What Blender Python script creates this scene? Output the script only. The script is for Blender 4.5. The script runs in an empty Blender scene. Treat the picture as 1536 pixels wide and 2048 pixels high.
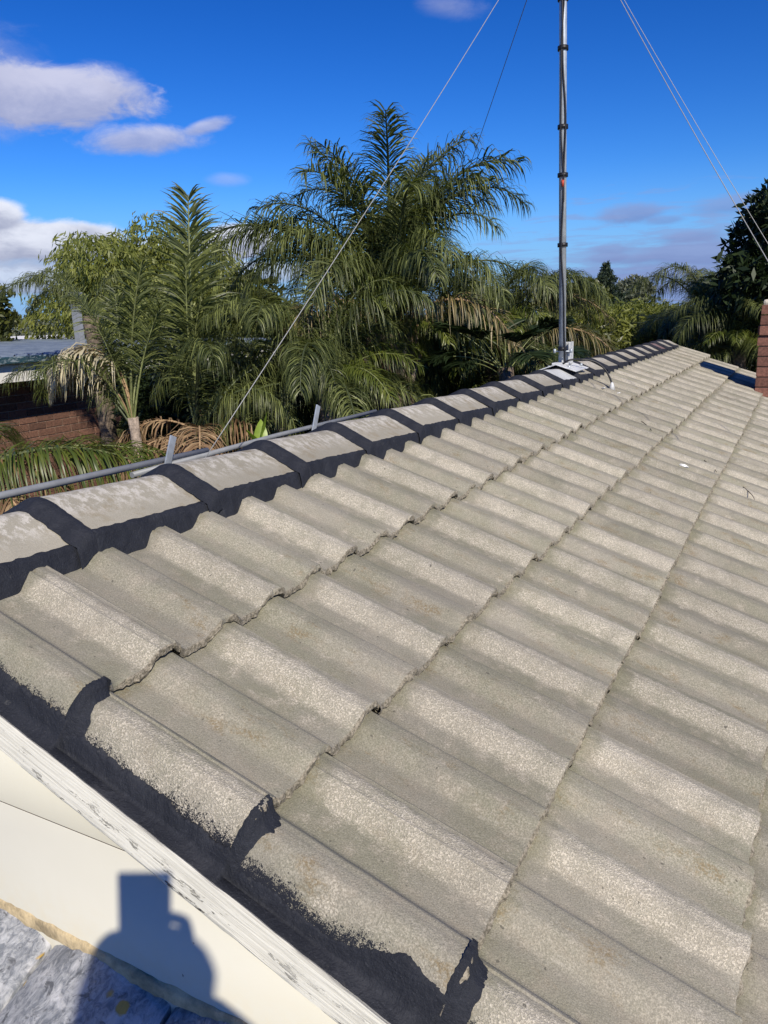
import bpy, bmesh, math, random
import numpy as np
from mathutils import Vector, Matrix
random.seed(7)
PI = math.pi
R = math.radians
scene = bpy.context.scene

# ------------------------------------------------------------------ camera
Z0 = 3.6                                    # height of the tile line under the ridge
CAM_LOC = Vector((1.197, -0.715, 0.442 + Z0))
RW = np.array([[0.882, 0.087, -0.463], [0.470, -0.232, 0.851], [-0.033, -0.969, -0.246]])
FPX = 1544.27
cam_d = bpy.data.cameras.new('camera'); cam = bpy.data.objects.new('camera', cam_d)
scene.collection.objects.link(cam); scene.camera = cam
cx = Vector(RW[:, 0]).normalized(); cz = -Vector(RW[:, 2]).normalized(); cy = cz.cross(cx).normalized(); cx = cy.cross(cz)
M = Matrix((cx, cy, cz)).transposed().to_4x4(); M.translation = CAM_LOC
cam.matrix_world = M
cam_d.sensor_fit = 'VERTICAL'; cam_d.sensor_height = 24; cam_d.sensor_width = 18
cam_d.lens = FPX / 2048 * 24
cam_d.clip_start = 0.002; cam_d.clip_end = 3000

# ------------------------------------------------------------------ light
SUN = Vector((0.589, -0.528, 0.612)).normalized()      # towards the sun
elev = math.asin(SUN.z); azim = math.atan2(SUN.x, SUN.y)
sd = bpy.data.lights.new('sun', 'SUN'); sd.energy = 5.0; sd.angle = R(0.6); sd.color = (1, .925, .79)
so = bpy.data.objects.new('sun', sd); scene.collection.objects.link(so)
so.rotation_euler = SUN.to_track_quat('Z', 'Y').to_euler(); so.location = (6, -6, 14)
scene.view_settings.view_transform = 'Standard'; scene.view_settings.look = 'None'
scene.view_settings.exposure = 0.0; scene.view_settings.gamma = 1; scene.view_settings.use_curve_mapping = False
scene.cycles.max_bounces = 8; scene.cycles.transparent_max_bounces = 8

# ------------------------------------------------------------------ sky
world = bpy.data.worlds.new('World'); scene.world = world; world.use_nodes = True
nt = world.node_tree; nt.nodes.clear()
class G:
    """small helper to write node graphs"""
    def __init__(s, nt): s.nt = nt
    def n(s, t, **k):
        x = s.nt.nodes.new(t)
        for a, b in k.items(): setattr(x, a, b)
        return x
    def put(s, sock, v):
        if isinstance(v, bpy.types.NodeSocket): s.nt.links.new(v, sock)
        elif v is not None:
            if isinstance(v, (tuple, list)) and len(v) == 3 and sock.type == 'RGBA': v = (*v, 1)
            sock.default_value = v
    def m(s, op, a, b=None, c=None, clamp=False):
        x = s.n('ShaderNodeMath', operation=op, use_clamp=clamp)
        for i, v in enumerate((a, b, c)):
            if v is not None: s.put(x.inputs[i], v)
        return x.outputs[0]
    def v(s, op, a, b=None, out=0):
        x = s.n('ShaderNodeVectorMath', operation=op)
        s.put(x.inputs[0], a)
        if b is not None:
            s.put(x.inputs[3] if op == 'SCALE' else x.inputs[1], b)
        return x.outputs[out]
    def rng(s, v, a, b, c=0., d=1., smooth=True):
        x = s.n('ShaderNodeMapRange', interpolation_type='SMOOTHSTEP' if smooth else 'LINEAR')
        s.put(x.inputs[0], v)
        for i, q in enumerate((a, b, c, d)): s.put(x.inputs[i + 1], q)
        return x.outputs[0]
    def mix(s, f, a, b, blend='MIX'):
        x = s.n('ShaderNodeMix', data_type='RGBA', blend_type=blend)
        s.put(x.inputs[0], f); s.put(x.inputs[6], a); s.put(x.inputs[7], b)
        return x.outputs[2]
    def noise(s, vec, scale, detail=3, rough=.55, dist=0, out=0):
        x = s.n('ShaderNodeTexNoise')
        if vec is not None: s.put(x.inputs['Vector'], vec)
        x.inputs['Scale'].default_value = scale; x.inputs['Detail'].default_value = detail
        x.inputs['Roughness'].default_value = rough; x.inputs['Distortion'].default_value = dist
        return x.outputs[out]
g = G(nt)
sky = g.n('ShaderNodeTexSky', sky_type='NISHITA', sun_disc=False, sun_elevation=elev, sun_rotation=azim,
          altitude=30, air_density=1.0, dust_density=0.0, ozone_density=3.0)
hs = g.n('ShaderNodeHueSaturation'); hs.inputs['Saturation'].default_value = 1.35; hs.inputs['Value'].default_value = 1.0
nt.links.new(sky.outputs[0], hs.inputs['Color'])
tc = g.n('ShaderNodeTexCoord'); D = tc.outputs['Generated']
def ray(px, py): return RW @ np.array([(px - 768) / FPX, (py - 1024) / FPX, 1.0])
def cloud(c, up, wa, wb, amp, soft, top, bot, seed, dens=1.0, rough=.62, sc=13, zs=2.2):
    """one cloud: an ellipse of directions about c, frayed by noise; lit top, grey base"""
    c = Vector(c).normalized(); u = Vector((0, 0, 1)); r = c.cross(u).normalized(); u2 = r.cross(c).normalized()
    r2 = r * math.cos(up) + u2 * math.sin(up); u3 = -r * math.sin(up) + u2 * math.cos(up)
    a = g.m('DIVIDE', g.v('DOT_PRODUCT', D, tuple(r2), 1), wa)
    b = g.m('DIVIDE', g.v('DOT_PRODUCT', D, tuple(u3), 1), wb)
    f = g.m('GREATER_THAN', g.v('DOT_PRODUCT', D, tuple(c), 1), 0.3)
    d = g.m('SQRT', g.m('ADD', g.m('MULTIPLY', a, a), g.m('MULTIPLY', b, b)))
    st = g.v('ADD', g.v('MULTIPLY', D, (1, 1, zs)), (seed, seed * 1.7, seed * .3))
    n1 = g.noise(st, sc, 7, rough, .3)
    k = g.m('ADD', g.m('SUBTRACT', 1.0, d), g.m('MULTIPLY', g.m('SUBTRACT', n1, .5), amp))
    al = g.m('MULTIPLY', g.m('MULTIPLY', g.rng(k, 0.0, soft), f), dens)
    sh = g.rng(g.m('ADD', b, g.m('MULTIPLY', g.m('SUBTRACT', n1, .5), 3.5)), -.8, 1.0)
    return al, g.mix(sh, bot, top)
col = g.mix(1.0, g.v('SCALE', hs.outputs[0], 0.095), (.80, .98, 1.27), 'MULTIPLY')
gm = g.n('ShaderNodeGamma'); gm.inputs[1].default_value = 1.35; nt.links.new(col, gm.inputs[0]); col = g.v('SCALE', gm.outputs[0], 1.10)
W1, B1 = (.66, .67, .84), (.36, .40, .62)
W2, B2 = (.82, .86, .98), (.36, .40, .56)
M1, MB = (.27, .35, .64), (.19, .25, .52)
sepz = g.n('ShaderNodeSeparateXYZ'); nt.links.new(D, sepz.inputs[0])
col = g.mix(g.rng(sepz.outputs[2], .17, 0.0, 0, .9), col, (.19, .40, .80))
spec = [  # pixel direction of the cloud's centre, tilt, half sizes
    (70, 195, .02, .135, .036, 1.3, .42, W1, B1, 1.3, .92), (-60, 150, 0, .10, .07, 1.0, .9, W1, B1, 2.6, .5), (250, 175, -.25, .045, .02, 1.4, .8, W1, B1, 9.1, .5),
    (285, 280, .06, .080, .019, 1.2, .6, W1, B1, 4.2, .8), (410, 255, .30, .040, .010, 1.1, .7, W1, B1, 6.2, .7),
    (30, 482, 0, .13, .027, .9, .32, W2, B2, 7.7, 1.0), (-20, 430, 0, .04, .02, .7, .4, W2, B2, 8.3, 1.0), (160, 480, 0, .06, .024, .9, .4, W2, B2, 10.3, .9),
    (470, 485, .05, .058, .024, .8, .35, W2, B2, 11.7, 1.0), (330, 500, 0, .09, .018, 1.0, .5, W2, B2, 3.7, .7), (60, 560, 0, .2, .022, 1.0, .5, W2, B2, 5.9, .8),
    (480, 545, 0, .12, .016, 1.0, .5, W2, B2, 15.9, .7), (455, 360, 0, .03, .010, .9, .9, W1, B1, 12.1, .3),
    (1265, 428, .02, .045, .014, 1.3, .6, M1, MB, 13.3, .7), (1330, 440, .02, .03, .007, 1.3, .6, M1, MB, 31.3, .5), (1215, 515, .02, .03, .006, 1.3, .6, M1, MB, 33.3, .6), (1420, 560, .02, .08, .007, 1.3, .6, M1, MB, 35.3, .6), (1380, 475, .03, .05, .009, .9, .7, M1, MB, 14.9, .7),
    (1400, 505, .02, .09, .016, 1.1, .6, M1, MB, 16.1, .75), (1500, 405, .05, .08, .014, 1.1, .7, M1, MB, 17.7, .6),
    (1220, 500, 0, .035, .008, .9, .7, M1, MB, 18.7, .6), (1300, 545, 0, .20, .014, 1.3, .8, M1, MB, 20.3, .7),
    (1280, 582, 0, .24, .008, 1.2, .8, M1, MB, 22.3, .55), (1250, 520, 0, .06, .008, 1.1, .8, M1, MB, 25.3, .6), (895, 15, -.1, .05, .016, 1.2, 1.0, W1, B1, 23.9, .35)]
spec += [(1390, 520, .0, .24, .070, 3.6, .8, M1, MB, 41.7, .5, 8.0), (1300, 585, .0, .34, .030, 2.6, .8, M1, MB, 47.1, .6, 12.0), (60, 505, .0, .16, .024, 2.0, .5, W2, B2, 51.3, .7, 3.0)]
for px, py, up, wa, wb, amp, soft, tp, bt, sdv, dn, *zz in spec:
    al, cc = cloud(ray(px, py), up, wa, wb, amp * 1.15, soft, tp, bt, sdv, dn, zs=zz[0] if zz else 2.2)
    col = g.mix(al, col, cc)
# broken low cloud added outside the view, neutral toned to offset blue sky light
sep = g.n('ShaderNodeSeparateXYZ'); nt.links.new(D, sep.inputs[0])
nz = g.noise(g.v('MULTIPLY', D, (1, 1, 4)), 5.0, 6, .6, .2)
front = g.v('DOT_PRODUCT', D, tuple(Vector((-.478, .878, 0))), 1)
lowband = g.m('MULTIPLY', g.rng(sep.outputs[2], .0, .03), g.rng(sep.outputs[2], .14, .4, 1, 0))
al = g.m('MULTIPLY', g.m('MULTIPLY', g.rng(nz, .475, .64), lowband), g.rng(front, .80, .55))
col = g.mix(g.m('MULTIPLY', al, .8), col, g.mix(g.rng(nz, .5, .75), (.36, .37, .44), (.72, .70, .72)))
bgn = g.n('ShaderNodeBackground'); g.put(bgn.inputs[0], col); bgn.inputs[1].default_value = 1.0
wo = g.n('ShaderNodeOutputWorld'); nt.links.new(bgn.outputs[0], wo.inputs[0])

# ------------------------------------------------------------------ helpers
COL = scene.collection
def at(px, py, d):                     # a place in the world seen at that pixel, d metres along the view axis
    p = ray(px, py) * d; return Vector(CAM_LOC) + Vector(p)
def link(o, parent=None):
    COL.objects.link(o)
    if parent: o.parent = parent
    return o
def empty(name, loc=(0, 0, 0), rot=(0, 0, 0), parent=None, label=None, cat=None, group=None, kind=None):
    o = bpy.data.objects.new(name, None); link(o, parent); o.location = loc; o.rotation_euler = rot
    o.empty_display_size = .1
    tag(o, label, cat, group, kind); return o
def tag(o, label=None, cat=None, group=None, kind=None):
    for k, v in (('label', label), ('category', cat), ('group', group), ('kind', kind)):
        if v: o[k] = v
    return o
def mesh_np(name, V, F, mat=None, smooth=False, tint=None, mats=None, midx=None):
    """V (n,3) array, F list of (m,k) int arrays"""
    me = bpy.data.meshes.new(name); V = np.asarray(V, dtype=np.float32)
    if not isinstance(F, list): F = [F]
    F = [np.asarray(f, dtype=np.int32) for f in F if len(f)]
    loops = np.concatenate([f.ravel() for f in F]); sizes = np.concatenate([np.full(len(f), f.shape[1]) for f in F])
    me.vertices.add(len(V)); me.vertices.foreach_set('co', V.ravel())
    me.loops.add(len(loops)); me.loops.foreach_set('vertex_index', loops)
    me.polygons.add(len(sizes)); st = np.concatenate([[0], np.cumsum(sizes)[:-1]])
    me.polygons.foreach_set('loop_start', st.astype(np.int32)); me.polygons.foreach_set('loop_total', sizes.astype(np.int32))
    if smooth: me.polygons.foreach_set('use_smooth', np.ones(len(sizes), dtype=bool))
    for mm in (mats or ([mat] if mat else [])): me.materials.append(mm)
    if midx is not None: me.polygons.foreach_set('material_index', np.asarray(midx, dtype=np.int32))
    me.update(calc_edges=True)
    if tint is not None:
        a = me.attributes.new('tint', 'FLOAT', 'FACE'); a.data.foreach_set('value', np.asarray(tint, dtype=np.float32))
    return me
def mob(name, me, parent=None, loc=(0, 0, 0), rot=(0, 0, 0), scale=None):
    o = bpy.data.objects.new(name, me); link(o, parent); o.location = loc; o.rotation_euler = rot
    if scale is not None: o.scale = (scale,) * 3 if isinstance(scale, (int, float)) else scale
    return o
class MB:
    """collects simple solids into one mesh"""
    def __init__(s): s.bm = bmesh.new()
    def box(s, c, d, rot=None, bev=0):
        r = bmesh.ops.create_cube(s.bm, size=1); vs = r['verts']
        bmesh.ops.scale(s.bm, vec=d, verts=vs)
        if bev:
            es = list({e for v in vs for e in v.link_edges})
            rr = bmesh.ops.bevel(s.bm, geom=es, offset=bev, segments=2, affect='EDGES', profile=.6)
            vs = list({v for f in rr['faces'] for v in f.verts} | {v for v in vs if v.is_valid})
        if rot is not None: bmesh.ops.rotate(s.bm, cent=(0, 0, 0), matrix=Matrix(rot) if not isinstance(rot, Matrix) else rot, verts=vs)
        bmesh.ops.translate(s.bm, vec=c, verts=vs); return s
    def tube(s, pts, r, seg=8, cap=True):
        pts = [Vector(p) for p in pts]; rs = r if isinstance(r, (list, tuple)) else [r] * len(pts); rings = []
        up = Vector((0, 0, 1)); prev = None
        for i, p in enumerate(pts):
            t = (pts[min(i + 1, len(pts) - 1)] - pts[max(i - 1, 0)]).normalized()
            if prev is None: a = t.cross(up if abs(t.z) < .9 else Vector((1, 0, 0))).normalized()
            else: a = (prev - t * prev.dot(t)).normalized()
            prev = a; b = t.cross(a)
            rings.append([s.bm.verts.new(p + (a * math.cos(2 * PI * k / seg) + b * math.sin(2 * PI * k / seg)) * rs[i]) for k in range(seg)])
        for q, w in zip(rings, rings[1:]):
            for k in range(seg):
                f = s.bm.faces.new((q[k], q[(k + 1) % seg], w[(k + 1) % seg], w[k])); f.smooth = True
        if cap:
            s.bm.faces.new(rings[0][::-1]); s.bm.faces.new(rings[-1])
        return s
    def build(s, name, mat, parent=None, loc=(0, 0, 0), rot=(0, 0, 0)):
        bmesh.ops.recalc_face_normals(s.bm, faces=s.bm.faces)
        me = bpy.data.meshes.new(name); s.bm.to_mesh(me); s.bm.free()
        me.materials.append(mat)
        return mob(name, me, parent, loc, rot)

# ------------------------------------------------------------------ materials
def mat(name, build):
    m = bpy.data.materials.new(name); m.use_nodes = True; t = m.node_tree; t.nodes.clear()
    q = G(t); out = q.n('ShaderNodeOutputMaterial'); p = q.n('ShaderNodeBsdfPrincipled')
    t.links.new(p.outputs[0], out.inputs[0]); build(q, p, out); return m
def bump(q, p, h, dist, strength=1.0):
    b = q.n('ShaderNodeBump'); b.inputs['Strength'].default_value = strength; b.inputs['Distance'].default_value = dist
    q.put(b.inputs['Height'], h); q.put(p.inputs['Normal'], b.outputs[0])
def oc(q, rnd=40.0):
    t = q.n('ShaderNodeTexCoord'); i = q.n('ShaderNodeObjectInfo')
    off = q.v('SCALE', (1.0, 1.7, 2.3), q.m('MULTIPLY', i.outputs['Random'], rnd))
    return t.outputs['Object'], q.v('ADD', t.outputs['Object'], off), i.outputs['Random']

def tile_mat(q, p, out, edge=None):
    O, P, rnd = oc(q)
    s = q.n('ShaderNodeSeparateXYZ'); q.put(s.inputs[0], O); u, v = s.outputs[0], s.outputs[1]
    wob = q.m('MULTIPLY', q.m('SUBTRACT', q.noise(P, 26, 5, .72), .5), .055)
    vv = q.m('ADD', v, wob); uu = q.m('ADD', u, q.m('MULTIPLY', wob, 2.0))
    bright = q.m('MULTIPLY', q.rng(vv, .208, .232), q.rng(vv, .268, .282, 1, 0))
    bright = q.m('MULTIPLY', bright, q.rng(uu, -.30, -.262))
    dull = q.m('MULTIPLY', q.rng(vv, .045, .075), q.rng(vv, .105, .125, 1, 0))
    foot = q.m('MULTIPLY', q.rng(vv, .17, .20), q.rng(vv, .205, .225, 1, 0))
    sp1 = q.rng(q.noise(P, 330, 2, .6), .46, .60)
    sp2 = q.rng(q.noise(P, 190, 4, .75), .42, .60)
    spk = q.m('ADD', q.m('MULTIPLY', sp1, .65), q.m('MULTIPLY', sp2, .35))
    big = q.noise(P, 5, 3, .6); mid = q.noise(P, 28, 4, .65)
    green, grey, warm = (.240, .230, .170), (.280, .260, .210), (.310, .272, .212)
    base = q.mix(q.rng(big, .35, .65), green, grey)
    base = q.mix(q.m('MULTIPLY', q.rng(mid, .45, .7), .5), base, warm)
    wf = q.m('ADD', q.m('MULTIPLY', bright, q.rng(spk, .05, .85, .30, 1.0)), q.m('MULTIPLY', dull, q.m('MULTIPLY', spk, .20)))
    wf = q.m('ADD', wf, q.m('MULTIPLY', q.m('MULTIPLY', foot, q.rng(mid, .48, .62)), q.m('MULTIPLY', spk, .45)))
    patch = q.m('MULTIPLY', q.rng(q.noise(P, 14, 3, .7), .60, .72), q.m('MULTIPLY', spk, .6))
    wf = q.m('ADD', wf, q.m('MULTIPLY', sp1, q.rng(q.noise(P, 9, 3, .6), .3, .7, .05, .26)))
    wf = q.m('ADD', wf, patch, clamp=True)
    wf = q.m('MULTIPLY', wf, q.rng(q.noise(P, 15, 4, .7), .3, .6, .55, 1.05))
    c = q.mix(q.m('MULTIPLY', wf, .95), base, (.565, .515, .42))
    # brown algae stains, mostly on the dull roll and under the laps
    st = q.m('MULTIPLY', q.rng(q.noise(q.v('MULTIPLY', P, (.6, 1.3, 1)), 17, 5, .7), .53, .68), q.rng(q.noise(P, 240, 2, .6), .35, .6))
    stm = q.m('ADD', q.m('MULTIPLY', dull, .9), q.m('MULTIPLY', q.rng(u, -.32, -.29, 1, 0), .8)); stm = q.m('ADD', stm, .22, clamp=True)
    c = q.mix(q.m('MULTIPLY', q.m('MULTIPLY', st, stm), .75), c, (.215, .16, .085))
    chalk = q.m('MULTIPLY', q.rng(q.noise(q.v('MULTIPLY', P, (.5, 2.2, 1)), 30, 5, .75), .60, .70), .45)
    c = q.mix(chalk, c, (.44, .41, .34))
    blot = q.m('MULTIPLY', q.rng(q.noise(q.v('MULTIPLY', P, (.8, 1.2, 1)), 8, 4, .6), .56, .72), .35)
    c = q.mix(blot, c, (.175, .165, .135))
    hd = q.m('MULTIPLY', q.rng(uu, -.318, -.285, 1, 0), .45)          # darker green just under each lap
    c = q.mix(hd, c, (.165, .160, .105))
    grit = q.rng(q.noise(P, 520, 3, .6), .28, .72, .76, 1.22)
    c = q.mix(1.0, c, q.v('SCALE', (1, 1, 1), grit), 'MULTIPLY')
    dots = q.rng(q.noise(P, 95, 1, .4), .76, .80)
    c = q.mix(q.m('MULTIPLY', dots, .75), c, (.09, .085, .07))
    tone = q.rng(rnd, 0, 1, .86, 1.10, False)
    c = q.mix(1.0, c, q.v('SCALE', (1, .995, .99), tone), 'MULTIPLY')
    # rough broken butt face
    gn = q.n('ShaderNodeNewGeometry')
    if edge is not None:                      # overspray of the black pointing along the verge
        k = q.m('DIVIDE', q.m('SUBTRACT', q.m('ADD', v, q.m('MULTIPLY', q.m('SUBTRACT', q.noise(P, 14, 3, .6), .5), .022)), edge), .015)
        nn = q.m('ADD', q.m('MULTIPLY', q.noise(P, 560, 2, .6), .55), q.m('MULTIPLY', q.noise(P, 170, 4, .65), .45))
        lo = q.m('ADD', q.m('MULTIPLY', k, .36), .30)
        mk = q.m('MULTIPLY', q.m('SUBTRACT', nn, lo), 14.0, clamp=True)
        c = q.mix(mk, c, (.020, .022, .030))
    be = q.rng(u, -.001, .0015)
    c = q.mix(be, c, q.mix(q.rng(q.noise(P, 180, 4, .7), .35, .65), (.13, .115, .085), (.37, .325, .25)))
    q.put(p.inputs['Base Color'], c); p.inputs['Roughness'].default_value = .93
    p.inputs['Specular IOR Level'].default_value = .25
    h = q.m('ADD', q.noise(P, 420, 3, .6), q.m('MULTIPLY', sp1, q.m('MULTIPLY', bright, .6)))
    bump(q, p, h, .0016, .75)
TILE = mat('concrete_tile', tile_mat)
TILE_VF = mat('verge_tile_full', lambda q, p, o: tile_mat(q, p, o, .0730))
TILE_VH = mat('verge_tile_half', lambda q, p, o: tile_mat(q, p, o, .2230))

def cap_mat(base, stain, white, amt):
    def f(q, p, out):
        O, P, rnd = oc(q)
        s = q.n('ShaderNodeSeparateXYZ'); q.put(s.inputs[0], O)
        n1 = q.noise(P, 7, 4, .6); n2 = q.noise(P, 60, 5, .7)
        c = q.mix(q.rng(n1, .35, .65), base, tuple(x * 1.12 for x in base))
        c = q.mix(q.m('MULTIPLY', q.rng(q.noise(P, 11, 4, .7), .50, .64), .5), c, stain)
        top = q.rng(s.outputs[0], .115, .045)
        w = q.m('MULTIPLY', q.m('MULTIPLY', q.rng(q.noise(q.v('MULTIPLY', P, (1, 1.6, 1)), 26, 6, .78), .46, .58), top), amt)
        c = q.mix(w, c, white)
        grit = q.rng(q.noise(P, 500, 2, .5), .25, .75, .88, 1.12)
        c = q.mix(1.0, c, q.v('SCALE', (1, 1, 1), grit), 'MULTIPLY')
        c = q.mix(1.0, c, q.v('SCALE', (1, 1, 1), q.rng(rnd, 0, 1, .9, 1.1, False)), 'MULTIPLY')
        q.put(p.inputs['Base Color'], c); p.inputs['Roughness'].default_value = .9
        bump(q, p, q.m('ADD', q.noise(P, 350, 3, .6), q.m('MULTIPLY', n2, 1.0)), .0011, .7)
    return f
CAP = mat('ridge_cap_concrete', cap_mat((.325, .298, .235), (.26, .21, .13), (.62, .585, .52), .7))
CAP_SILVER = mat('silver_painted_cap', cap_mat((.50, .51, .50), (.40, .40, .38), (.66, .66, .64), .4))
CAP_RED = mat('red_tinted_cap', cap_mat((.20, .13, .12), (.16, .08, .07), (.30, .22, .2), .3))

def black_mat(q, p, out):
    t = q.n('ShaderNodeTexCoord'); P = t.outputs['Object']
    n = q.noise(P, 18, 4, .6)
    c = q.mix(q.rng(n, .3, .7), (.014, .016, .023), (.020, .0225, .031))
    c = q.mix(q.m('MULTIPLY', q.rng(q.noise(P, 420, 2, .6), .60, .72), .35), c, (.075, .08, .10))
    c = q.mix(q.m('MULTIPLY', q.rng(q.noise(P, 7, 6, .75, .5), .50, .72), .5), c, (.050, .052, .062))
    c = q.mix(q.m('MULTIPLY', q.rng(q.noise(P, 45, 5, .8), .60, .72), .45), c, (.10, .098, .095))
    q.put(p.inputs['Base Color'], c); p.inputs['Roughness'].default_value = .75
    p.inputs['Specular IOR Level'].default_value = .3
    bump(q, p, q.m('ADD', q.noise(P, 300, 3, .7), q.m('MULTIPLY', q.noise(P, 26, 4, .6, .6), 4.0)), .0018, .9)
BLACK = mat('charcoal_pointing', black_mat)

def simple(col, rough=.6, metal=0., nscale=30, var=.12, bmp=0., spec=.5, nb=80):
    def f(q, p, out):
        O, P, rnd = oc(q, 9)
        n = q.noise(P, nscale, 5, .65)
        c = q.mix(q.rng(n, .3, .7), tuple(x * (1 - var) for x in col), tuple(min(1, x * (1 + var)) for x in col))
        c = q.mix(1.0, c, q.v('SCALE', (1, 1, 1), q.rng(rnd, 0, 1, 1 - var * .8, 1 + var * .8, False)), 'MULTIPLY')
        q.put(p.inputs['Base Color'], c); p.inputs['Roughness'].default_value = rough; p.inputs['Metallic'].default_value = metal
        p.inputs['Specular IOR Level'].default_value = spec
        if bmp: bump(q, p, q.noise(P, nb, 4, .65), bmp)
    return f
def timber_mat(q, p, out):
    t = q.n('ShaderNodeTexCoord'); P = t.outputs['Object']
    st = q.v('MULTIPLY', P, (2.0, 90, 90))
    gr = q.noise(st, 3.5, 5, .6)
    fl = q.noise(q.v('MULTIPLY', P, (9, 55, 55)), 2.2, 6, .72)
    s = q.n('ShaderNodeSeparateXYZ'); q.put(s.inputs[0], P)
    c = q.mix(q.rng(gr, .35, .65), (.57, .55, .47), (.71, .69, .60))
    low = q.rng(s.outputs[2], -.036, -.064)                       # flaking towards the drip edge
    pk = q.m('MULTIPLY', q.rng(fl, .585, .60), q.rng(q.noise(P, 6, 2, .5), .32, .55))
    pk = q.m('MULTIPLY', pk, low)
    c = q.mix(pk, c, (.05, .045, .04))
    c = q.mix(q.m('MULTIPLY', q.rng(gr, .60, .72), .35), c, (.42, .40, .33))
    q.put(p.inputs['Base Color'], c); p.inputs['Roughness'].default_value = .55
    bump(q, p, q.m('SUBTRACT', q.m('MULTIPLY', gr, 1.0), q.m('MULTIPLY', pk, 1.5)), .0022, .8)
TIMBER = mat('flaking_painted_timber', timber_mat)
def panel_mat(q, p, out):
    t = q.n('ShaderNodeTexCoord'); P = t.outputs['Object']; s = q.n('ShaderNodeSeparateXYZ'); q.put(s.inputs[0], P)
    n = q.noise(P, 4, 4, .6)
    c = q.mix(q.rng(n, .2, .8), (.60, .58, .49), (.63, .61, .52))
    dirt = q.m('MULTIPLY', q.rng(s.outputs[2], -.33, -.50), q.rng(q.noise(P, 30, 5, .7), .35, .7))
    c = q.mix(q.m('MULTIPLY', dirt, .35), c, (.62, .52, .33))
    c = q.mix(q.m('MULTIPLY', q.rng(q.noise(P, 60, 2, .5), .765, .78), .8), c, (.15, .14, .12))
    q.put(p.inputs['Base Color'], c); p.inputs['Roughness'].default_value = .42
    bump(q, p, q.noise(P, 12, 3, .5), .0008, .3)
PANEL = mat('cream_painted_panel', panel_mat)
def old_tile_mat(q, p, out):
    O, P, rnd = oc(q)
    a = q.noise(q.v('MULTIPLY', P, (1.6, 1, 1)), 55, 7, .72, 1.2); b = q.noise(P, 16, 5, .65, .8)
    c = q.mix(q.rng(a, .36, .66), (.17, .185, .21), (.45, .46, .48))
    c = q.mix(q.m('MULTIPLY', q.rng(b, .50, .66), .75), c, (.62, .62, .63))
    c = q.mix(q.m('MULTIPLY', q.rng(q.noise(P, 34, 5, .7, .6), .57, .66), .8), c, (.075, .08, .09))
    vor = q.n('ShaderNodeTexVoronoi'); vor.inputs['Scale'].default_value = 17
    q.put(vor.inputs['Vector'], q.v('ADD', P, q.v('SCALE', q.noise(P, 40, 3, .6, 0, 1), .016)))
    lich = q.m('MULTIPLY', q.rng(vor.outputs['Distance'], .20, .14), q.rng(q.noise(P, 9, 1, .5), .53, .56))
    c = q.mix(lich, c, (.50, .33, .075))
    q.put(p.inputs['Base Color'], c); p.inputs['Roughness'].default_value = .38
    bump(q, p, q.m('ADD', a, q.m('MULTIPLY', lich, .3)), .005, .85)
OLDTILE = mat('weathered_glazed_tile', old_tile_mat)
DIRT = mat('dirty_mortar', simple((.17, .12, .065), .85, 0, 40, .5, .004, nb=90))
BRICK = mat('red_brown_brick', simple((.140, .070, .047), .85, 0, 45, .36, .0015))
def mortar_f(c): return simple(c, .95, 0, 60, .15, .002)
MORTAR = mat('grey_mortar', mortar_f((.33, .25, .19)))
DMORTAR = mat('dark_mortar', mortar_f((.055, .035, .028)))
CREAM = mat('cream_flashing', simple((.62, .56, .36), .6, 0, 12, .12))
WHITE = mat('white_paint', simple((.78, .76, .70), .5, 0, 12, .06))
GALV = mat('galvanised_steel', simple((.42, .46, .50), .45, .35, 25, .16))
PIPE = mat('grey_pvc_pipe', simple((.23, .24, .25), .5, 0, 25, .10))
WIRE = mat('steel_wire', simple((.36, .36, .35), .6, .3, 100, .05))
WIRED = mat('dull_wire', simple((.20, .23, .28), .5, .3, 100, .05))
RUBBER = mat('black_cable', simple((.010, .010, .012), .45, 0, 50, .1))
LEADW = mat('white_painted_flashing', simple((.66, .67, .66), .5, 0, 38, .16, .003))
def metal_roof(q, p, out):
    t = q.n('ShaderNodeTexCoord'); P = t.outputs['Object']
    n = q.noise(P, 2.4, 6, .7)
    c = q.mix(q.rng(n, .35, .65), (.16, .20, .25), (.25, .30, .35))
    q.put(p.inputs['Base Color'], c); p.inputs['Roughness'].default_value = .42
METALROOF = mat('blue_grey_sheet', metal_roof)
def gutter_m(q, p, out):
    t = q.n('ShaderNodeTexCoord'); P = t.outputs['Object']
    n = q.noise(q.v('MULTIPLY', P, (1, 1, 3)), 9, 6, .75)
    c = q.mix(q.rng(n, .47, .56), (.025, .065, .085), (.24, .29, .32))
    q.put(p.inputs['Base Color'], c); p.inputs['Roughness'].default_value = .5
GUTTER = mat('peeling_teal_gutter', gutter_m)
TERRA = mat('terracotta', simple((.40, .12, .06), .8, 0, 8, .2))
GROUND = mat('dry_grass_ground', simple((.09, .085, .045), .95, 0, 2.5, .45, .02, nb=14))
BARK = mat('palm_bark', simple((.15, .115, .085), .95, 0, 22, .45, .02, nb=30))
BARKL = mat('pale_palm_bark', simple((.30, .24, .19), .9, 0, 30, .4, .008, nb=60))
TWIG = mat('dry_twig', simple((.06, .048, .035), .9, 0, 60, .3))
SKIN = mat('skin', simple((.48, .27, .19), .5, 0, 30, .08))
SHIRT = mat('navy_shirt', simple((.035, .05, .10), .9, 0, 40, .15, .003))
TROUSER = mat('grey_work_trousers', simple((.07, .07, .075), .9, 0, 40, .15, .003))
HAIR = mat('brown_hair', simple((.045, .028, .018), .7, 0, 90, .3, .004))
PHONE = mat('black_phone', simple((.02, .02, .022), .25, 0, 30, .05))
LENS = mat('lens_glass', simple((.005, .006, .01), .08, 0, 30, .05))
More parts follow.
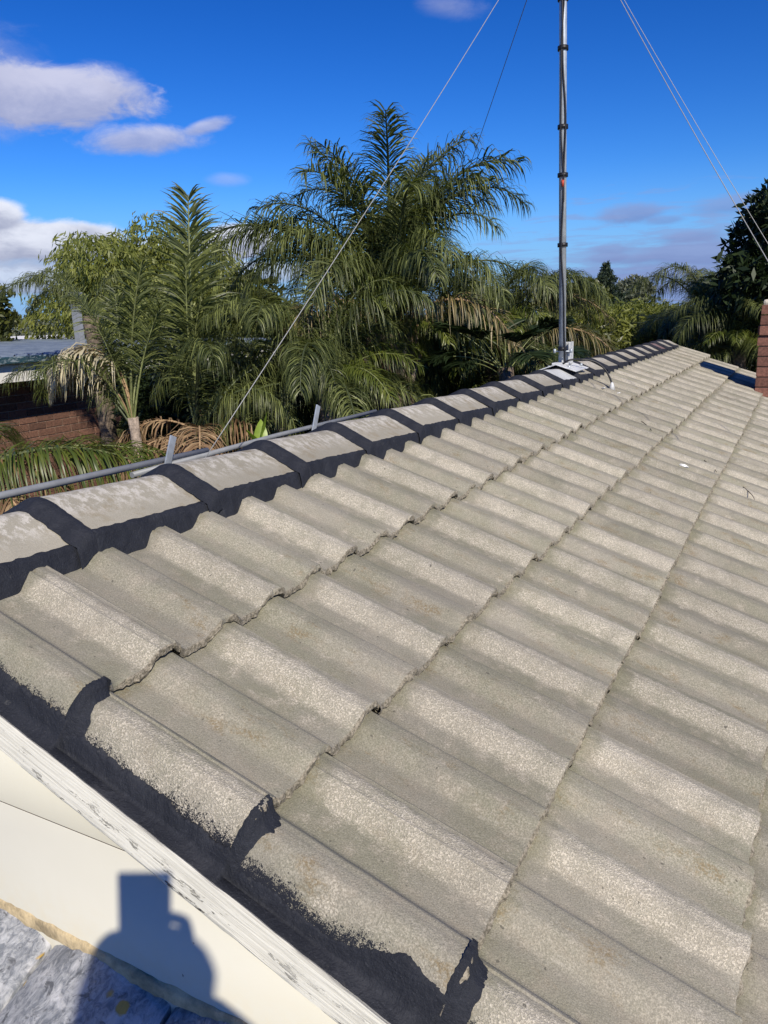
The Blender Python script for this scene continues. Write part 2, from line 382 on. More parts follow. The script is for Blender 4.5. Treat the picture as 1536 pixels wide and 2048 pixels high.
BOOT = mat('tan_boots', simple((.18, .11, .06), .8, 0, 40, .2))

def leaf_mat(c1, c2, rough=.38, trans=.30, tcol=None, spec=.5):
    def f(q, p, out):
        a = q.n('ShaderNodeAttribute', attribute_name='tint'); i = q.n('ShaderNodeObjectInfo')
        k = q.m('ADD', q.m('MULTIPLY', a.outputs['Fac'], .75), q.m('MULTIPLY', i.outputs['Random'], .25))
        c = q.mix(k, c1, c2)
        q.put(p.inputs['Base Color'], c); p.inputs['Roughness'].default_value = rough
        p.inputs['Specular IOR Level'].default_value = spec
        tr = q.n('ShaderNodeBsdfTranslucent'); q.put(tr.inputs[0], q.mix(1.0, c, tcol or (1.5, 1.6, .5), 'MULTIPLY'))
        mx = q.n('ShaderNodeMixShader'); mx.inputs[0].default_value = trans
        q.nt.links.new(p.outputs[0], mx.inputs[1]); q.nt.links.new(tr.outputs[0], mx.inputs[2]); q.nt.links.new(mx.outputs[0], out.inputs[0])
    return f
PALM = mat('palm_leaf', leaf_mat((.028, .042, .012), (.26, .29, .095), .45, .25, None, .38))  # pale tint colour puts sunlit streaks into a few random leaflets
PALMY = mat('yellow_green_palm_leaf', leaf_mat((.07, .10, .018), (.20, .22, .04), .4, .3))
PALMB = mat('browned_palm_leaf', leaf_mat((.06, .065, .02), (.34, .25, .12), .5, .15))
PALMD = mat('dead_palm_leaf', leaf_mat((.16, .085, .04), (.42, .30, .17), .8, .15, (1.2, 1, .6)))
PALMS = mat('straw_palm_leaf', leaf_mat((.38, .33, .20), (.70, .64, .46), .7, .15, (1.2, 1, .7)))
LIME = mat('lime_banana_leaf', leaf_mat((.20, .30, .03), (.34, .46, .07), .4, .35))
STEM = mat('green_petiole', simple((.17, .19, .07), .5, 0, 20, .3))
STEMG = mat('dark_rachis', simple((.06, .075, .03), .5, 0, 20, .3))
STEMD = mat('dead_petiole', simple((.33, .22, .12), .8, 0, 20, .3))
PEPPER = mat('peppercorn_leaf', leaf_mat((.085, .11, .02), (.23, .245, .05), .5, .25))
DARKL = mat('glossy_dark_leaf', leaf_mat((.014, .026, .010), (.04, .062, .022), .5, .15, None, .3))
HEDGE = mat('mixed_green_leaf', leaf_mat((.045, .058, .013), (.13, .135, .03), .45, .25))
PINE = mat('conifer_needle', leaf_mat((.014, .028, .014), (.035, .055, .022), .6, .05))
FARL = mat('far_grey_leaf', leaf_mat((.09, .11, .075), (.16, .17, .11), .7, .1))
CHIM = mat('chimney_brick', simple((.19, .085, .06), .85, 0, 50, .3, .002))

# ------------------------------------------------------------------ ground
ground = mob('ground', mesh_np('ground', [(-900, -900, 0), (900, -900, 0), (900, 900, 0), (-900, 900, 0)], [[(0, 1, 2, 3)]], GROUND))
tag(ground, kind='structure')

# ------------------------------------------------------------------ the house
TH = R(21.3)
house = empty('house', (0, 0, Z0), label='gabled house with weathered grey concrete tile roof and charcoal pointed ridge', cat='house')
roof = empty('roof', (0, 0, 0), (0, TH, 0), house)
W = .15; GA = .318; LIFT = .0205
def hprof(d, verge=False):
    """height of a roll, d = distance from its crest (negative towards the gable)"""
    d = np.asarray(d, dtype=float)
    w0, w1 = .014, np.where(d < 0, .054, .046)
    t = np.clip((np.abs(d) - w0) / (w1 - w0), 0, 1)
    h = .0228 * (1 - (t * t * (3 - 2 * t))) - .0025 * np.clip(np.abs(d) / .014, 0, 1) ** 2 * (t < 1e-9)
    if verge:
        h = np.where(d < -.008, .0228 - .070 * (np.abs(d + .008) / .045) ** 2.2, h)
    return h
def surf(v, verge=False):
    v = np.asarray(v, dtype=float)
    d1 = v - .12; d2 = v - .27; d0 = v + .03
    h = hprof(d1, verge == 'full') + hprof(d2, verge == 'half') + hprof(d0) * (v < .06)
    if verge == 'full': h = np.where(v < .112, hprof(d1, True), h)
    if verge == 'half': h = np.where(v < .262, hprof(d2, True), h)
    return h + .0035 * np.clip((v - .225) / .03, 0, 1)           # the lapping roll sits a little higher
def tile_mesh(name, v0=0., v1=.302, cols=48, rows=12, verge=False, seed=0, chip=None, L=.345):
    rg = np.random.RandomState(seed)
    v = np.linspace(v0, v1, cols); u = -L + L * np.linspace(0, 1, rows) ** .8
    jag = np.interp(v, np.linspace(v0, v1, 40), rg.uniform(-1, 1, 40)) * .0030 + np.interp(v, np.linspace(v0, v1, 9), rg.uniform(-1, 1, 9)) * .0030
    if chip: jag = jag - chip[2] * np.exp(-((v - chip[0]) / chip[1]) ** 2)
    s = surf(v, verge)
    V = []; 
    for r, uu in enumerate(u):
        wv = np.interp(v, np.linspace(v0, v1, 7), rg.uniform(-1, 1, 7)) * .0006
        x = uu + (jag if r == rows - 1 else 0)
        z = s + LIFT * (1 + np.minimum(uu, 0) / GA) + wv
        V.append(np.stack([np.full(cols, 0) + x, v, z], 1))
    # worn rounded arris, then the broken butt face going down
    nz = lambda k, a: np.interp(v, np.linspace(v0, v1, k), rg.uniform(-1, 1, k)) * a
    zz = V[-1][:, 2]
    for dx, dz in ((.0020, -.0022), (.0035 , -.007), (.0045, -.0125), (.0010, -.0172)):
        V.append(np.stack([V[rows - 1][:, 0] + dx + nz(30, .0024), v, zz + dz + nz(34, .0016)], 1))
    V.append(np.stack([V[rows - 1][:, 0] - .03, v, zz - .0168], 1))
    nr = len(V); V = np.concatenate(V)
    idx = np.arange(nr * cols).reshape(nr, cols)
    F = np.stack([idx[:-1, :-1], idx[1:, :-1], idx[1:, 1:], idx[:-1, 1:]], -1).reshape(-1, 4)
    # far side lip and near side edge
    n0 = len(V); ex = []; FF = [F]
    for c in (cols - 1, 0):
        a = idx[:rows + 1, c]; base = len(V) + sum(len(e) for e in ex)
        e = V[a] + np.array([0, 0.0 if c else 0.0, -.0125 if c else -.012]); ex.append(e)
        b = base + np.arange(len(a))
        q = np.stack([a[:-1], a[1:], b[1:], b[:-1]], 1)
        FF.append(q if c else q[:, ::-1])
    V = np.concatenate([V] + ex)
    return mesh_np(name, V, FF, {False: TILE, 'full': TILE_VF, 'half': TILE_VH}[verge], smooth=True)
def shade_auto(me, ang=40):
    try: me.set_sharp_from_angle(angle=R(ang))
    except Exception: pass
    return me
near = [shade_auto(tile_mesh('roof_tile', seed=k, chip=((.06 * k) % .28, .02, .004) if k % 2 else None)) for k in range(8)]
far = [shade_auto(tile_mesh('roof_tile', cols=32, rows=4, seed=30 + k)) for k in range(4)]
vfull = [shade_auto(tile_mesh('roof_tile', v0=.072, cols=52, verge='full', seed=50 + k)) for k in range(3)]
vhalf = [shade_auto(tile_mesh('roof_tile', v0=.222, cols=30, verge='half', seed=60 + k)) for k in range(3)]
NCOURSE = 10; YEND = 8.1
rt = random.Random(3)
tile_count = 0
for c in range(1, NCOURSE + 1):
    s = GA * c
    k = 0
    j = 1 if c % 2 else 0
    while True:
        y0 = (j - 2) * W + .03
        if y0 > YEND - .05: break
        nearby = c <= 5 and y0 < 3.2
        if j == 1: me = vfull[c % 3]
        elif j == 0: me = vhalf[c % 3]
        else: me = rt.choice(near if nearby else far)
        o = mob('roof_tile', me, roof, (s + rt.uniform(-.0045, .0045), y0 + rt.uniform(-.0015, .0015), rt.uniform(-.0008, .0022)),
                (rt.uniform(-.004, .004), rt.uniform(-.003, .003), rt.uniform(-.005, .005)))
        tile_count += 1
        j += 2
# top course scrap under the ridge caps: a short course that closes the gap
mob('underlay', mesh_np('underlay', [(-.16, .0, -.02), (3.2, .0, -.02), (3.2, YEND, -.02), (-.16, YEND, -.02)], [[(0, 1, 2, 3)]], DMORTAR), roof)
# the slope behind the ridge: the same tiles running down the other way, one mesh because the photograph never shows it
def far_slope():
    V = []; F = []; n = 0
    vv = np.arange(-.056, YEND, .0125); ph = np.mod(vv + .12, .15) ; s = hprof(ph - .12) + hprof(ph + .03)
    for c in range(1, NCOURSE + 1):
        for uu, l in ((-GA - .02, 0), (0, LIFT), (0.002, .002)):
            V.append(np.stack([np.full(len(vv), GA * c + uu), vv, s * (1 if l != .002 else 1) + (LIFT * (1 + uu / GA) if l != .002 else .002)], 1))
    V = np.concatenate(V); nr = len(V) // len(vv); idx = np.arange(len(V)).reshape(nr, len(vv))
    F = np.stack([idx[:-1, :-1], idx[1:, :-1], idx[1:, 1:], idx[:-1, 1:]], -1).reshape(-1, 4)
    return mesh_np('back_slope_tiles', V, [F], CAP)
bs = empty('back_slope', (-.25, YEND - .05, 0), (0, TH, PI), house)
bs.rotation_mode = 'XYZ'; bs.rotation_euler = (0, TH, PI)
o = mob('back_slope_tiles', far_slope(), bs); tag(o, kind='stuff')

# ------------------------------------------------------------------ ridge caps and pointing
AX = -.127; ZT = .112; HW = .137; EXPO = .3735; NC = 22; YC0 = -.0935
def capz(x, w=HW):
    x = abs(x); r = .030
    if x < r: return -.0055 * (x / r) ** 2
    return -.0055 - (x - r) * (.0505 / (w - r))
def cap_mesh(seed, matl, L=.42):
    rg = np.random.RandomState(seed); xs = np.concatenate([np.linspace(-HW, -.05, 8), np.linspace(-.042, .042, 9), np.linspace(.05, HW, 8)])
    ys = np.linspace(0, L, 14); V = []
    for yy in ys:
        t = yy / L; w = 1 - .06 * t
        for x in xs:
            V.append((x * w, yy + (rg.uniform(-.0012, .0012) if yy == 0 else 0), capz(x) - .022 * t + rg.uniform(-.0004, .0004)))
    nx = len(xs); ny = len(ys); n = nx * ny
    V = np.array(V); lo = V.copy(); lo[:, 2] -= .014; V = np.concatenate([V, lo]); idx = np.arange(n).reshape(ny, nx)
    q = lambda a, b, c, d: np.stack([a, b, c, d], -1).reshape(-1, 4)
    F = [q(idx[:-1, :-1], idx[:-1, 1:], idx[1:, 1:], idx[1:, :-1]), q(idx[:-1, :-1], idx[1:, :-1], idx[1:, 1:], idx[:-1, 1:]) + n]
    F.append(q(idx[0, :-1], idx[0, :-1] + n, idx[0, 1:] + n, idx[0, 1:])); F.append(q(idx[-1, :-1], idx[-1, 1:], idx[-1, 1:] + n, idx[-1, :-1] + n))
    F.append(q(idx[:-1, 0], idx[1:, 0], idx[1:, 0] + n, idx[:-1, 0] + n)); F.append(q(idx[:-1, -1], idx[:-1, -1] + n, idx[1:, -1] + n, idx[1:, -1]))
    return shade_auto(mesh_np('ridge_cap', V, F, matl, smooth=True), 35)
capm = [cap_mesh(k, CAP) for k in range(4)]; cap_s = cap_mesh(9, CAP_SILVER); cap_r = cap_mesh(10, CAP_RED)
def joint_mesh(seed):
    """charcoal fillet over the lap of two caps"""
    rg = np.random.RandomState(seed); xs = np.concatenate([[-HW - .010, -HW - .008], np.linspace(-HW - .004, -.05, 14), np.linspace(-.04, .04, 9), np.linspace(.05, HW + .004, 14), [HW + .008, HW + .010]])
    V = []; nx = len(xs); ts = np.linspace(0, 1, 9); wob0 = np.interp(xs, np.linspace(-HW, HW, 30), rg.uniform(-1, 1, 30)) * .0030
    wob1 = np.interp(xs, np.linspace(-HW, HW, 34), rg.uniform(-1, 1, 34)) * .0020
    for t in ts:
        for i, x in enumerate(xs):
            y = (-.044 + wob0[i]) * (1 - t) + (.007 + wob1[i]) * t
            zc_low = capz(x) - .022 * ((EXPO + y) / .42)          # surface of the cap underneath
            zc_hi = capz(x)
            k = min(1, max(0, (t - .05) / .75)); k = k * k * (3 - 2 * k)
            z = zc_low * (1 - k) + zc_hi * k + .0020 + .0018 * math.sin(PI * min(1, t * 1.1)) 
            if t == 0: z -= .0030
            if t == 1: z -= .0030
            if abs(x) > HW + .006: z -= .018 if abs(x) < HW + .009 else .040; y = y
            V.append((x * (1 + .012), y, z))
    idx = np.arange(len(V)).reshape(len(ts), nx)
    F = np.stack([idx[:-1, :-1], idx[:-1, 1:], idx[1:, 1:], idx[1:, :-1]], -1).reshape(-1, 4)
    return mesh_np('joint_pointing', V, [F], BLACK, smooth=True)
jm = [joint_mesh(k) for k in range(4)]
ridge = empty('ridge', (AX, 0, ZT), (0, 0, 0), house)
for k in range(NC):
    y = YC0 + k * EXPO - .0
    me = cap_s if k == 10 else cap_r if k == 19 else capm[k % 4]
    c = mob('ridge_cap', me, ridge, (rt.uniform(-.002, .002), y, rt.uniform(-.0008, .001)), (0, rt.uniform(-.014, .014), rt.uniform(-.006, .006)))
    if k == 10: c['label'] = 'pale silver painted ridge cap'
    if k == 11: c['label'] = 'ridge cap under the mast foot'
    if k == 19: c['label'] = 'dull red ridge cap'
    if k: mob('joint_pointing', jm[k % 4], ridge, (0, y, .0005))
# the band of pointing between caps and tiles, both sides
def band_mesh(side):
    ys = np.arange(-.088, YEND, .006); rg = np.random.RandomState(5 + side); n = len(ys)
    e0 = np.interp(ys, np.arange(-.2, YEND + .1, .012), rg.uniform(-1, 1, len(np.arange(-.2, YEND + .1, .012))))
    e1 = np.interp(ys, np.arange(-.2, YEND + .1, .05), rg.uniform(-1, 1, len(np.arange(-.2, YEND + .1, .05))))
    t_in = np.mod(ys - YC0, EXPO) / .42
    sw = -.022 * t_in
    rows = []
    x_e = HW * (1 - .06 * t_in)
    zc = -.056
    prof = [(-.010, .0022 , 0), (0.004, .0010, 0), (.007, -.007, 0), (.011, -.030, .3), (.016, -.055, 1), (.022, -.085, 1), (.034, -.150, 1)]
    for i, (dx, dz, jag) in enumerate(prof):
        x = x_e + dx + e1 * .0018 * (i > 1) + e0 * .0012 * (i > 2)
        z = zc + sw + dz + e0 * (.0012 if i == 0 else .0006)
        if i == 0: x = x + e0 * .0028
        rows.append(np.stack([side * x, ys, z], 1))
    V = np.concatenate(rows); idx = np.arange(len(V)).reshape(len(rows), n)
    F = np.stack([idx[:-1, :-1], idx[1:, :-1], idx[1:, 1:], idx[:-1, 1:]], -1).reshape(-1, 4)
    if side < 0: F = F[:, ::-1]
    return mesh_np('ridge_pointing', V, [F], BLACK, smooth=True)
mob('ridge_pointing', band_mesh(1), ridge); mob('ridge_pointing', band_mesh(-1), ridge)

# ------------------------------------------------------------------ verge pointing, barge, gable panel
def verge_mesh():
    ss = np.arange(-.12, 3.19, .0025); rg = np.random.RandomState(11); n = len(ss)
    f = lambda st, a: np.interp(ss, np.arange(-.2, 3.4, st), rg.uniform(-1, 1, len(np.arange(-.2, 3.4, st)))) * a
    t = np.mod(ss, GA) / GA; cn = LIFT * t
    hi = -.0445 + f(.003, .0010) + f(.009, .0009) + f(.021, .0012) + f(.09, .0035) + f(.25, .003)            # where the black stops on the roll
    hi = hi + .012 * np.exp(-((ss - .90) / .05) ** 2) + .008 * np.exp(-((ss - .05) / .1) ** 2)
    rows = []
    for k in range(7):
        tt = k / 6; y = hi + (-.0540 - hi) * tt
        z = hprof(y, True) + cn + (.0004 if k == 0 else .0048)
        rows.append(np.stack([ss, y - .0022 * (k > 0), z], 1))
    for y, z in ((-.061, -.0375), (-.074, -.0365), (-.0815, -.0360), (-.088, -.052)):
        rows.append(np.stack([ss, np.full(n, y) + f(.02, .0004), z + cn * (.3 if y > -.07 else 0) + f(.03, .0006)], 1))
    V = np.concatenate(rows); idx = np.arange(len(V)).reshape(len(rows), n)
    F = np.stack([idx[:-1, :-1], idx[1:, :-1], idx[1:, 1:], idx[:-1, 1:]], -1).reshape(-1, 4)[:, ::-1]
    return mesh_np('verge_pointing', V, [F], BLACK, smooth=True)
mob('verge_pointing', verge_mesh(), roof)
def butt_mesh(seed):
    """charcoal dab over the stepped end of each verge tile"""
    rg = np.random.RandomState(seed); ys = np.linspace(-.053, .028, 30); V = []
    prof = [(-.006, 0.0015, 1), (.002, .0012, 1), (.008, -.006, 1), (.013, -.014, 1), (.022, -.0185, 1), (.031, -.0200, 1)]
    hy = hprof(ys, True)
    e = rg.uniform(-1, 1, (len(prof), len(ys)))
    taper = np.clip((.030 - ys) / .02, 0.15, 1)
    for i, (dx, dz, _) in enumerate(prof):
        x = dx * (taper if i > 1 else 1) + e[i] * (.0016 if i in (0, 5) else .0005)
        V.append(np.stack([x, ys, hy + LIFT + dz + .0038 + e[i] * .0003], 1))
    V = np.concatenate(V); idx = np.arange(len(V)).reshape(len(prof), len(ys))
    F = np.stack([idx[:-1, :-1], idx[1:, :-1], idx[1:, 1:], idx[:-1, 1:]], -1).reshape(-1, 4)
    return mesh_np('butt_pointing', V, [F], BLACK, smooth=True)
for c in range(1, NCOURSE + 1): mob('butt_pointing', butt_mesh(c), roof, (GA * c, 0, 0))

# timber capping strip (a section swept down the slope, edges a little uneven)
def strip_mesh():
    ss = np.arange(-.13, 3.25, .01); rg = np.random.RandomState(3); n = len(ss)
    f = lambda st, a: np.interp(ss, np.arange(-.3, 3.5, st), rg.uniform(-1, 1, len(np.arange(-.3, 3.5, st)))) * a
    sec = [(-.070, -.043), (-.0820, -.0315), (-.0850, -.0325), (-.0990, -.0600), (-.1000, -.0640), (-.0990, -.0665), (-.0945, -.0670), (-.075, -.068)]
    rows = [np.stack([ss, np.full(n, y) + f(.04, .0005), z + f(.02, .0009) + f(.2, .0012)], 1) for y, z in sec]
    V = np.concatenate(rows); idx = np.arange(len(V)).reshape(len(rows), n)
    F = np.stack([idx[:-1, :-1], idx[1:, :-1], idx[1:, 1:], idx[:-1, 1:]], -1).reshape(-1, 4)[:, ::-1]
    return shade_auto(mesh_np('barge_capping', V, [F], TIMBER, smooth=True), 30)
mob('barge_capping', strip_mesh(), roof)
# the same edge on the back slope, mirrored
def mirrored(me):
    m2 = me.copy(); co = np.empty(len(m2.vertices) * 3, dtype=np.float32); m2.vertices.foreach_get('co', co); co = co.reshape(-1, 3)
    co[:, 1] = YEND - .05 - co[:, 1]; m2.vertices.foreach_set('co', co.ravel()); m2.flip_normals(); m2.update(); return m2
mob('barge_capping', mirrored(strip_mesh()), bs); mob('verge_pointing', mirrored(verge_mesh()), bs)
# mortar plug closing the open end of the first ridge cap
xs_ = np.linspace(-.130, .130, 15); pv = [(x, y, capz(x) - .008) for y in (-.089, -.05) for x in xs_] + [(x, y, -.165) for y in (-.089, -.05) for x in xs_]
i_ = np.arange(14)
mob('end_pointing', mesh_np('end_pointing', pv, [np.stack([i_, i_ + 30, i_ + 31, i_ + 1], 1), np.stack([i_ + 15, i_ + 16, i_ + 46, i_ + 45], 1), np.array([[0, 15, 45, 30], [14, 44, 59, 29]])], BLACK), ridge)
# gable panels: upper and lower board with a hairline joint, cut to the slope
ct, sn = math.cos(TH), math.sin(TH)
def gable_panel(name, za, zb, y0=-.0955, y1=-.07, mt=PANEL):
    """between heights za<zb under the barge (heights relative to the ridge line), both slopes"""
    def xr(z): return (-z - .066 / math.cos(TH)) / math.tan(TH)
    pts = []
    xa = max(.0, xr(za)) ; xb = max(0.0, xr(zb))
    a = [(-.25 - xa, za), (xa, za), (xb, zb), (-.25 - xb, zb)]
    V = [(x, y0, z) for x, z in a] + [(x, y1, z) for x, z in a]
    F = [(0, 1, 2, 3), (7, 6, 5, 4), (0, 4, 5, 1), (1, 5, 6, 2), (2, 6, 7, 3), (3, 7, 4, 0)]
    return mob(name, mesh_np(name, V, [F], mt), house)
gable_panel('gable_panel', -.2487, -.072)
gable_panel('gable_panel', -.56, -.2513)
MB().box((-.125, -.0835, -.25), (1.15, .022, .0034), rot=Matrix.Rotation(R(.12), 3, 'Y')).build('joint_shade_strip', DMORTAR, house)  # dark strip filling the board joint, standing in for shade in the gap
gable_panel('backing_board', -.56, -.09, -.069, -.05, DMORTAR)
# house body: brick walls under the eaves (mostly out of the picture)
def wall_box(name, a, b, m=BRICK):
    mb = MB(); c = [(a[i] + b[i]) / 2 for i in range(3)]; d = [abs(b[i] - a[i]) for i in range(3)]
    return mb.box(c, d).build(name, m, house)
wall_box('wall', (-2.75, .0, -Z0), (2.5, .2, -1.20)); wall_box('wall', (-2.75, 7.8, -Z0), (2.5, 8.0, -1.15))
wall_box('wall', (2.3, .2, -Z0), (2.5, 7.8, -1.15)); wall_box('wall', (-2.75, .2, -Z0), (-2.55, 7.8, -1.15))
wall_box('gable_infill', (-2.3, .01, -1.2), (2.05, .19, -.95)); wall_box('gable_infill', (-1.2, .02, -.95), (.95, .18, -.5))
wall_box('gable_infill', (-1.3, 7.85, -1.2), (1.05, 7.95, -.52))
mob('gutter', mesh_np('gutter', *(lambda ys: (np.array([(x, y, z) for y in ys for x, z in ((2.98, -1.17), (2.98, -1.27), (3.09, -1.27), (3.09, -1.15))]),
    [[(0, 1, 5, 4), (1, 2, 6, 5), (2, 3, 7, 6)]]))((-.1, YEND)), WHITE), house)

# ------------------------------------------------------------------ lower roof in front of the gable
LS = R(21)
low = empty('lower_roof', (0, -.098, -.475), (0, 0, 0), house)
lowr = empty('lower_slope', (0, 0, 0), (LS, 0, 0), low)     # local -y runs down the slope
def old_tile_mesh(seed):
    rg = np.random.RandomState(seed); xs = np.linspace(-.118, .118, 34); ys = np.linspace(0.02, -.36, 24); V = []
    nx = len(xs); lump = rg.uniform(-1, 1, (9, 9))
    for yy in ys:
        for x in xs:
            a = x / .118
            z = .030 * math.cos(a * PI / 2) ** .8 * 1.0 if abs(a) < .999 else 0
            i = (x + .118) / .236 * 8; j = -(yy - .02) / .38 * 8; i0 = min(7, int(i)); j0 = min(7, int(j)); fi = i - i0; fj = j - j0
            l = (lump[i0, j0] * (1 - fi) * (1 - fj) + lump[i0 + 1, j0] * fi * (1 - fj) + lump[i0, j0 + 1] * (1 - fi) * fj + lump[i0 + 1, j0 + 1] * fi * fj)
            V.append((x, yy, z + l * .0035 + .018 * (-(yy - .02) / .38)))
    V = np.array(V); n = len(V); idx = np.arange(n).reshape(len(ys), nx)
    lo = V.copy(); lo[:, 2] -= .016; q = lambda a, b, c, d: np.stack([a, b, c, d], -1).reshape(-1, 4)
    F = [q(idx[:-1, :-1], idx[1:, :-1], idx[1:, 1:], idx[:-1, 1:])]
    V = np.concatenate([V, lo])
    for e in (idx[0], idx[-1], idx[:, 0], idx[:, -1]): F.append(np.stack([e[:-1], e[1:], e[1:] + n, e[:-1] + n], -1))
    return shade_auto(mesh_np('roof_tile', V, F, OLDTILE, smooth=True), 60)
om = [old_tile_mesh(k) for k in range(4)]
SP = .245
for row in range(5):
    for k in range(-7, 9):
        x = .375 + k * SP + (.0 if row % 2 == 0 else 0)
        mob('roof_tile', om[(k * 3 + row) % 4], lowr, (x, -.012 - row * .33, -.010), (0, rt.uniform(-.02, .02), rt.uniform(-.02, .02)))
mob('dirt_bed', mesh_np('dirt_bed', [(-1.6, .03, -.024), (2.6, .03, -.024), (2.6, -1.72, -.024), (-1.6, -1.72, -.024)], [[(0, 3, 2, 1)]], DIRT), lowr)
# lumpy mortar bead in the angle between panel and lower tiles
def bead():
    rg = np.random.RandomState(8); xs = np.arange(-1.6, 2.6, .012); V = []; sec = 7
    for x in xs:
        h = .012 + .003 * math.sin(x * 9) + rg.uniform(-.0015, .0015); d = .010 + .003 * math.sin(x * 13 + 2) + rg.uniform(-.0015, .0015)
        for k in range(sec):
            a = k / (sec - 1) * PI / 2; V.append((x, .006 - d * math.sin(a), .002 + h * math.cos(a) + rg.uniform(-.0012, .0012) + (k == sec - 1) * -.01))
    idx = np.arange(len(V)).reshape(len(xs), sec)
    F = np.stack([idx[:-1, :-1], idx[:-1, 1:], idx[1:, 1:], idx[1:, :-1]], -1).reshape(-1, 4)
    return mesh_np('mortar_bead', V, [F], mat('ochre_mortar', simple((.52, .41, .24), .85, 0, 26, .4, .003, nb=120)), smooth=True)
mob('mortar_bead', bead(), low, (0, 0, .018))
wall_box('lower_wall', (-1.5, -1.45, -Z0), (2.5, -1.3, -1.36))
wall_box('lower_wall', (-1.5, -1.3, -Z0), (-1.4, -.1, -1.4)); wall_box('lower_wall', (2.4, -1.3, -Z0), (2.5, -.1, -1.4))

# ------------------------------------------------------------------ brick laying
def brick_mesh(l, h, d, m, seed=0, name='brick'):
    rg = random.Random(seed); mb = MB(); mb.box((0, 0, 0), (l, d, h), bev=.004)
    for v in mb.bm.verts: v.co += Vector((rg.uniform(-.001, .001) for _ in range(3)))
    bmesh.ops.recalc_face_normals(mb.bm, faces=mb.bm.faces)
    me = bpy.data.meshes.new(name); mb.bm.to_mesh(me); mb.bm.free(); me.materials.append(m); return me

# chimney: stands on the right of the roof slope
chim = empty('chimney', (1.07, 6.95, -.42), (0, 0, 0), house)
cb = [brick_mesh(.23, .076, .110, CHIM, k) for k in range(3)]
cbs = [brick_mesh(.226, .076, .110, CHIM, 20 + k) for k in range(3)]
CHX, CHY = .2315, .2315                                    # half sizes
MB().box((0, 0, .31), (2 * CHX - .012, 2 * CHY - .012, .80)).build('mortar_core', DMORTAR, chim)
for cidx in range(9):
    z = .115 + cidx * .0865; g2 = .020 if cidx == 6 else (.010 if cidx in (5,) else 0)
    for side in range(4):
        full = (side % 2 == 0) == (cidx % 2 == 0)
        for t in ((-.1165, .1165) if full else (0.0,)):
            o2 = CHY - .055 + g2
            sx, sy = [(t, -o2), (o2, t), (-t, o2), (-o2, -t)][side]
            mob('brick', (cb if full else cbs)[(cidx + side) % 3], chim, (sx, sy, z), (0, 0, [0, PI / 2, PI, -PI / 2][side]))
MB().box((0, 0, -.02), (2 * CHX + .05, 2 * CHY + .05, .17), bev=.01).build('base_flashing', CREAM, chim)
mb = MB(); mb.box((0, 0, .865), (2 * CHX - .02, 2 * CHY - .02, .05), bev=.02); mb.tube([(0, 0, .88), (0, 0, .97)], [.12, .10], 16)
mb.build('chimney_cap', mat('pale_mortar_cap', simple((.60, .55, .45), .9, 0, 20, .2, .004)), chim)

# ------------------------------------------------------------------ mast
mast = empty('antenna_mast', (AX, 4.10, Z0 + .108), label='tall galvanised antenna mast with taped black cable standing on the roof ridge', cat='mast')
lean = Vector((-.022, .0, 1)).normalized()
P0 = Vector((0, 0, 0))
def mp(z, dx=0., dy=0.): return lean * z + Vector((dx, dy, 0))
MB().tube([mp(0.05), mp(2.0), mp(2.05), mp(3.4)], [.0215, .0215, .0195, .0195], 20).build('pole', GALV, mast)
rc = random.Random(5)
vdir = Vector((CAM_LOC.x - AX, CAM_LOC.y - 4.1, 0)).normalized(); sdir = Vector((0, 0, 1)).cross(vdir)
def cablepts(off, amp, seed, z0=.03, z1=3.3):
    pts = []
    for i in range(60):
        z = z0 + (z1 - z0) * i / 59
        a = off + amp * math.sin(z * 5.1 + seed) + .3 * amp * math.sin(z * 13 + seed * 2)
        pts.append(mp(z) + vdir * (.0250) + sdir * a * .9)
    return pts
MB().tube(cablepts(.004, .011, 1.0, .02), .0052, 8).build('cable', RUBBER, mast)
MB().tube(cablepts(-.004, .010, 3.2, .95), .0046, 8).build('cable', RUBBER, mast)
for z in (.10, .71, 1.10, 1.36, 1.77, 2.02):
    MB().tube([mp(z - .011), mp(z + .011)], .0305 if z != .10 else .0275, 18).build('tape_band', RUBBER, mast)
c = mp(1.05) + vdir * .034; MB().tube([c - Vector((0, 0, .018)), c + Vector((0, 0, .018))], [.006, .009], 10).build('connector', mat('red_plug', simple((.45, .06, .03), .5)), mast)
# foot: saddle plate over the cap, upright bracket, bolts
mb = MB()
for sgn in (1, -1):
    rot = Matrix.Rotation(sgn * R(18), 3, 'Y')
    mb.box((sgn * .062, 0, -.006), (.135, .30, .006), rot=rot, bev=.002)
mb.build('saddle_plate', LEADW, mast)
mb = MB(); mb.box((.035, .060, .065), (.006, .10, .15), bev=.002); mb.box((0.0, .045, .065), (.075, .006, .15), bev=.002); mb.box((0, 0, .012), (.10, .12, .012), bev=.003)
mb.build('bracket', LEADW, mast)
mb = MB(); mb.tube([(-.055, 0, .085), (.055, 0, .085)], .0045, 8); mb.tube([(-.05, 0, .075), (-.05, 0, .1)], .009, 6); mb.tube([(.052, 0, .075), (.052, 0, .1)], .009, 6)
mb.build('clamp_bolt', GALV, mast)
for x, y in ((-.055, -.10), (-.03, .12), (.07, -.10), (.09, .11)):
    MB().tube([(x, y, -.012), (x, y, .004)], .008, 6).build('bolt', GALV, mast)
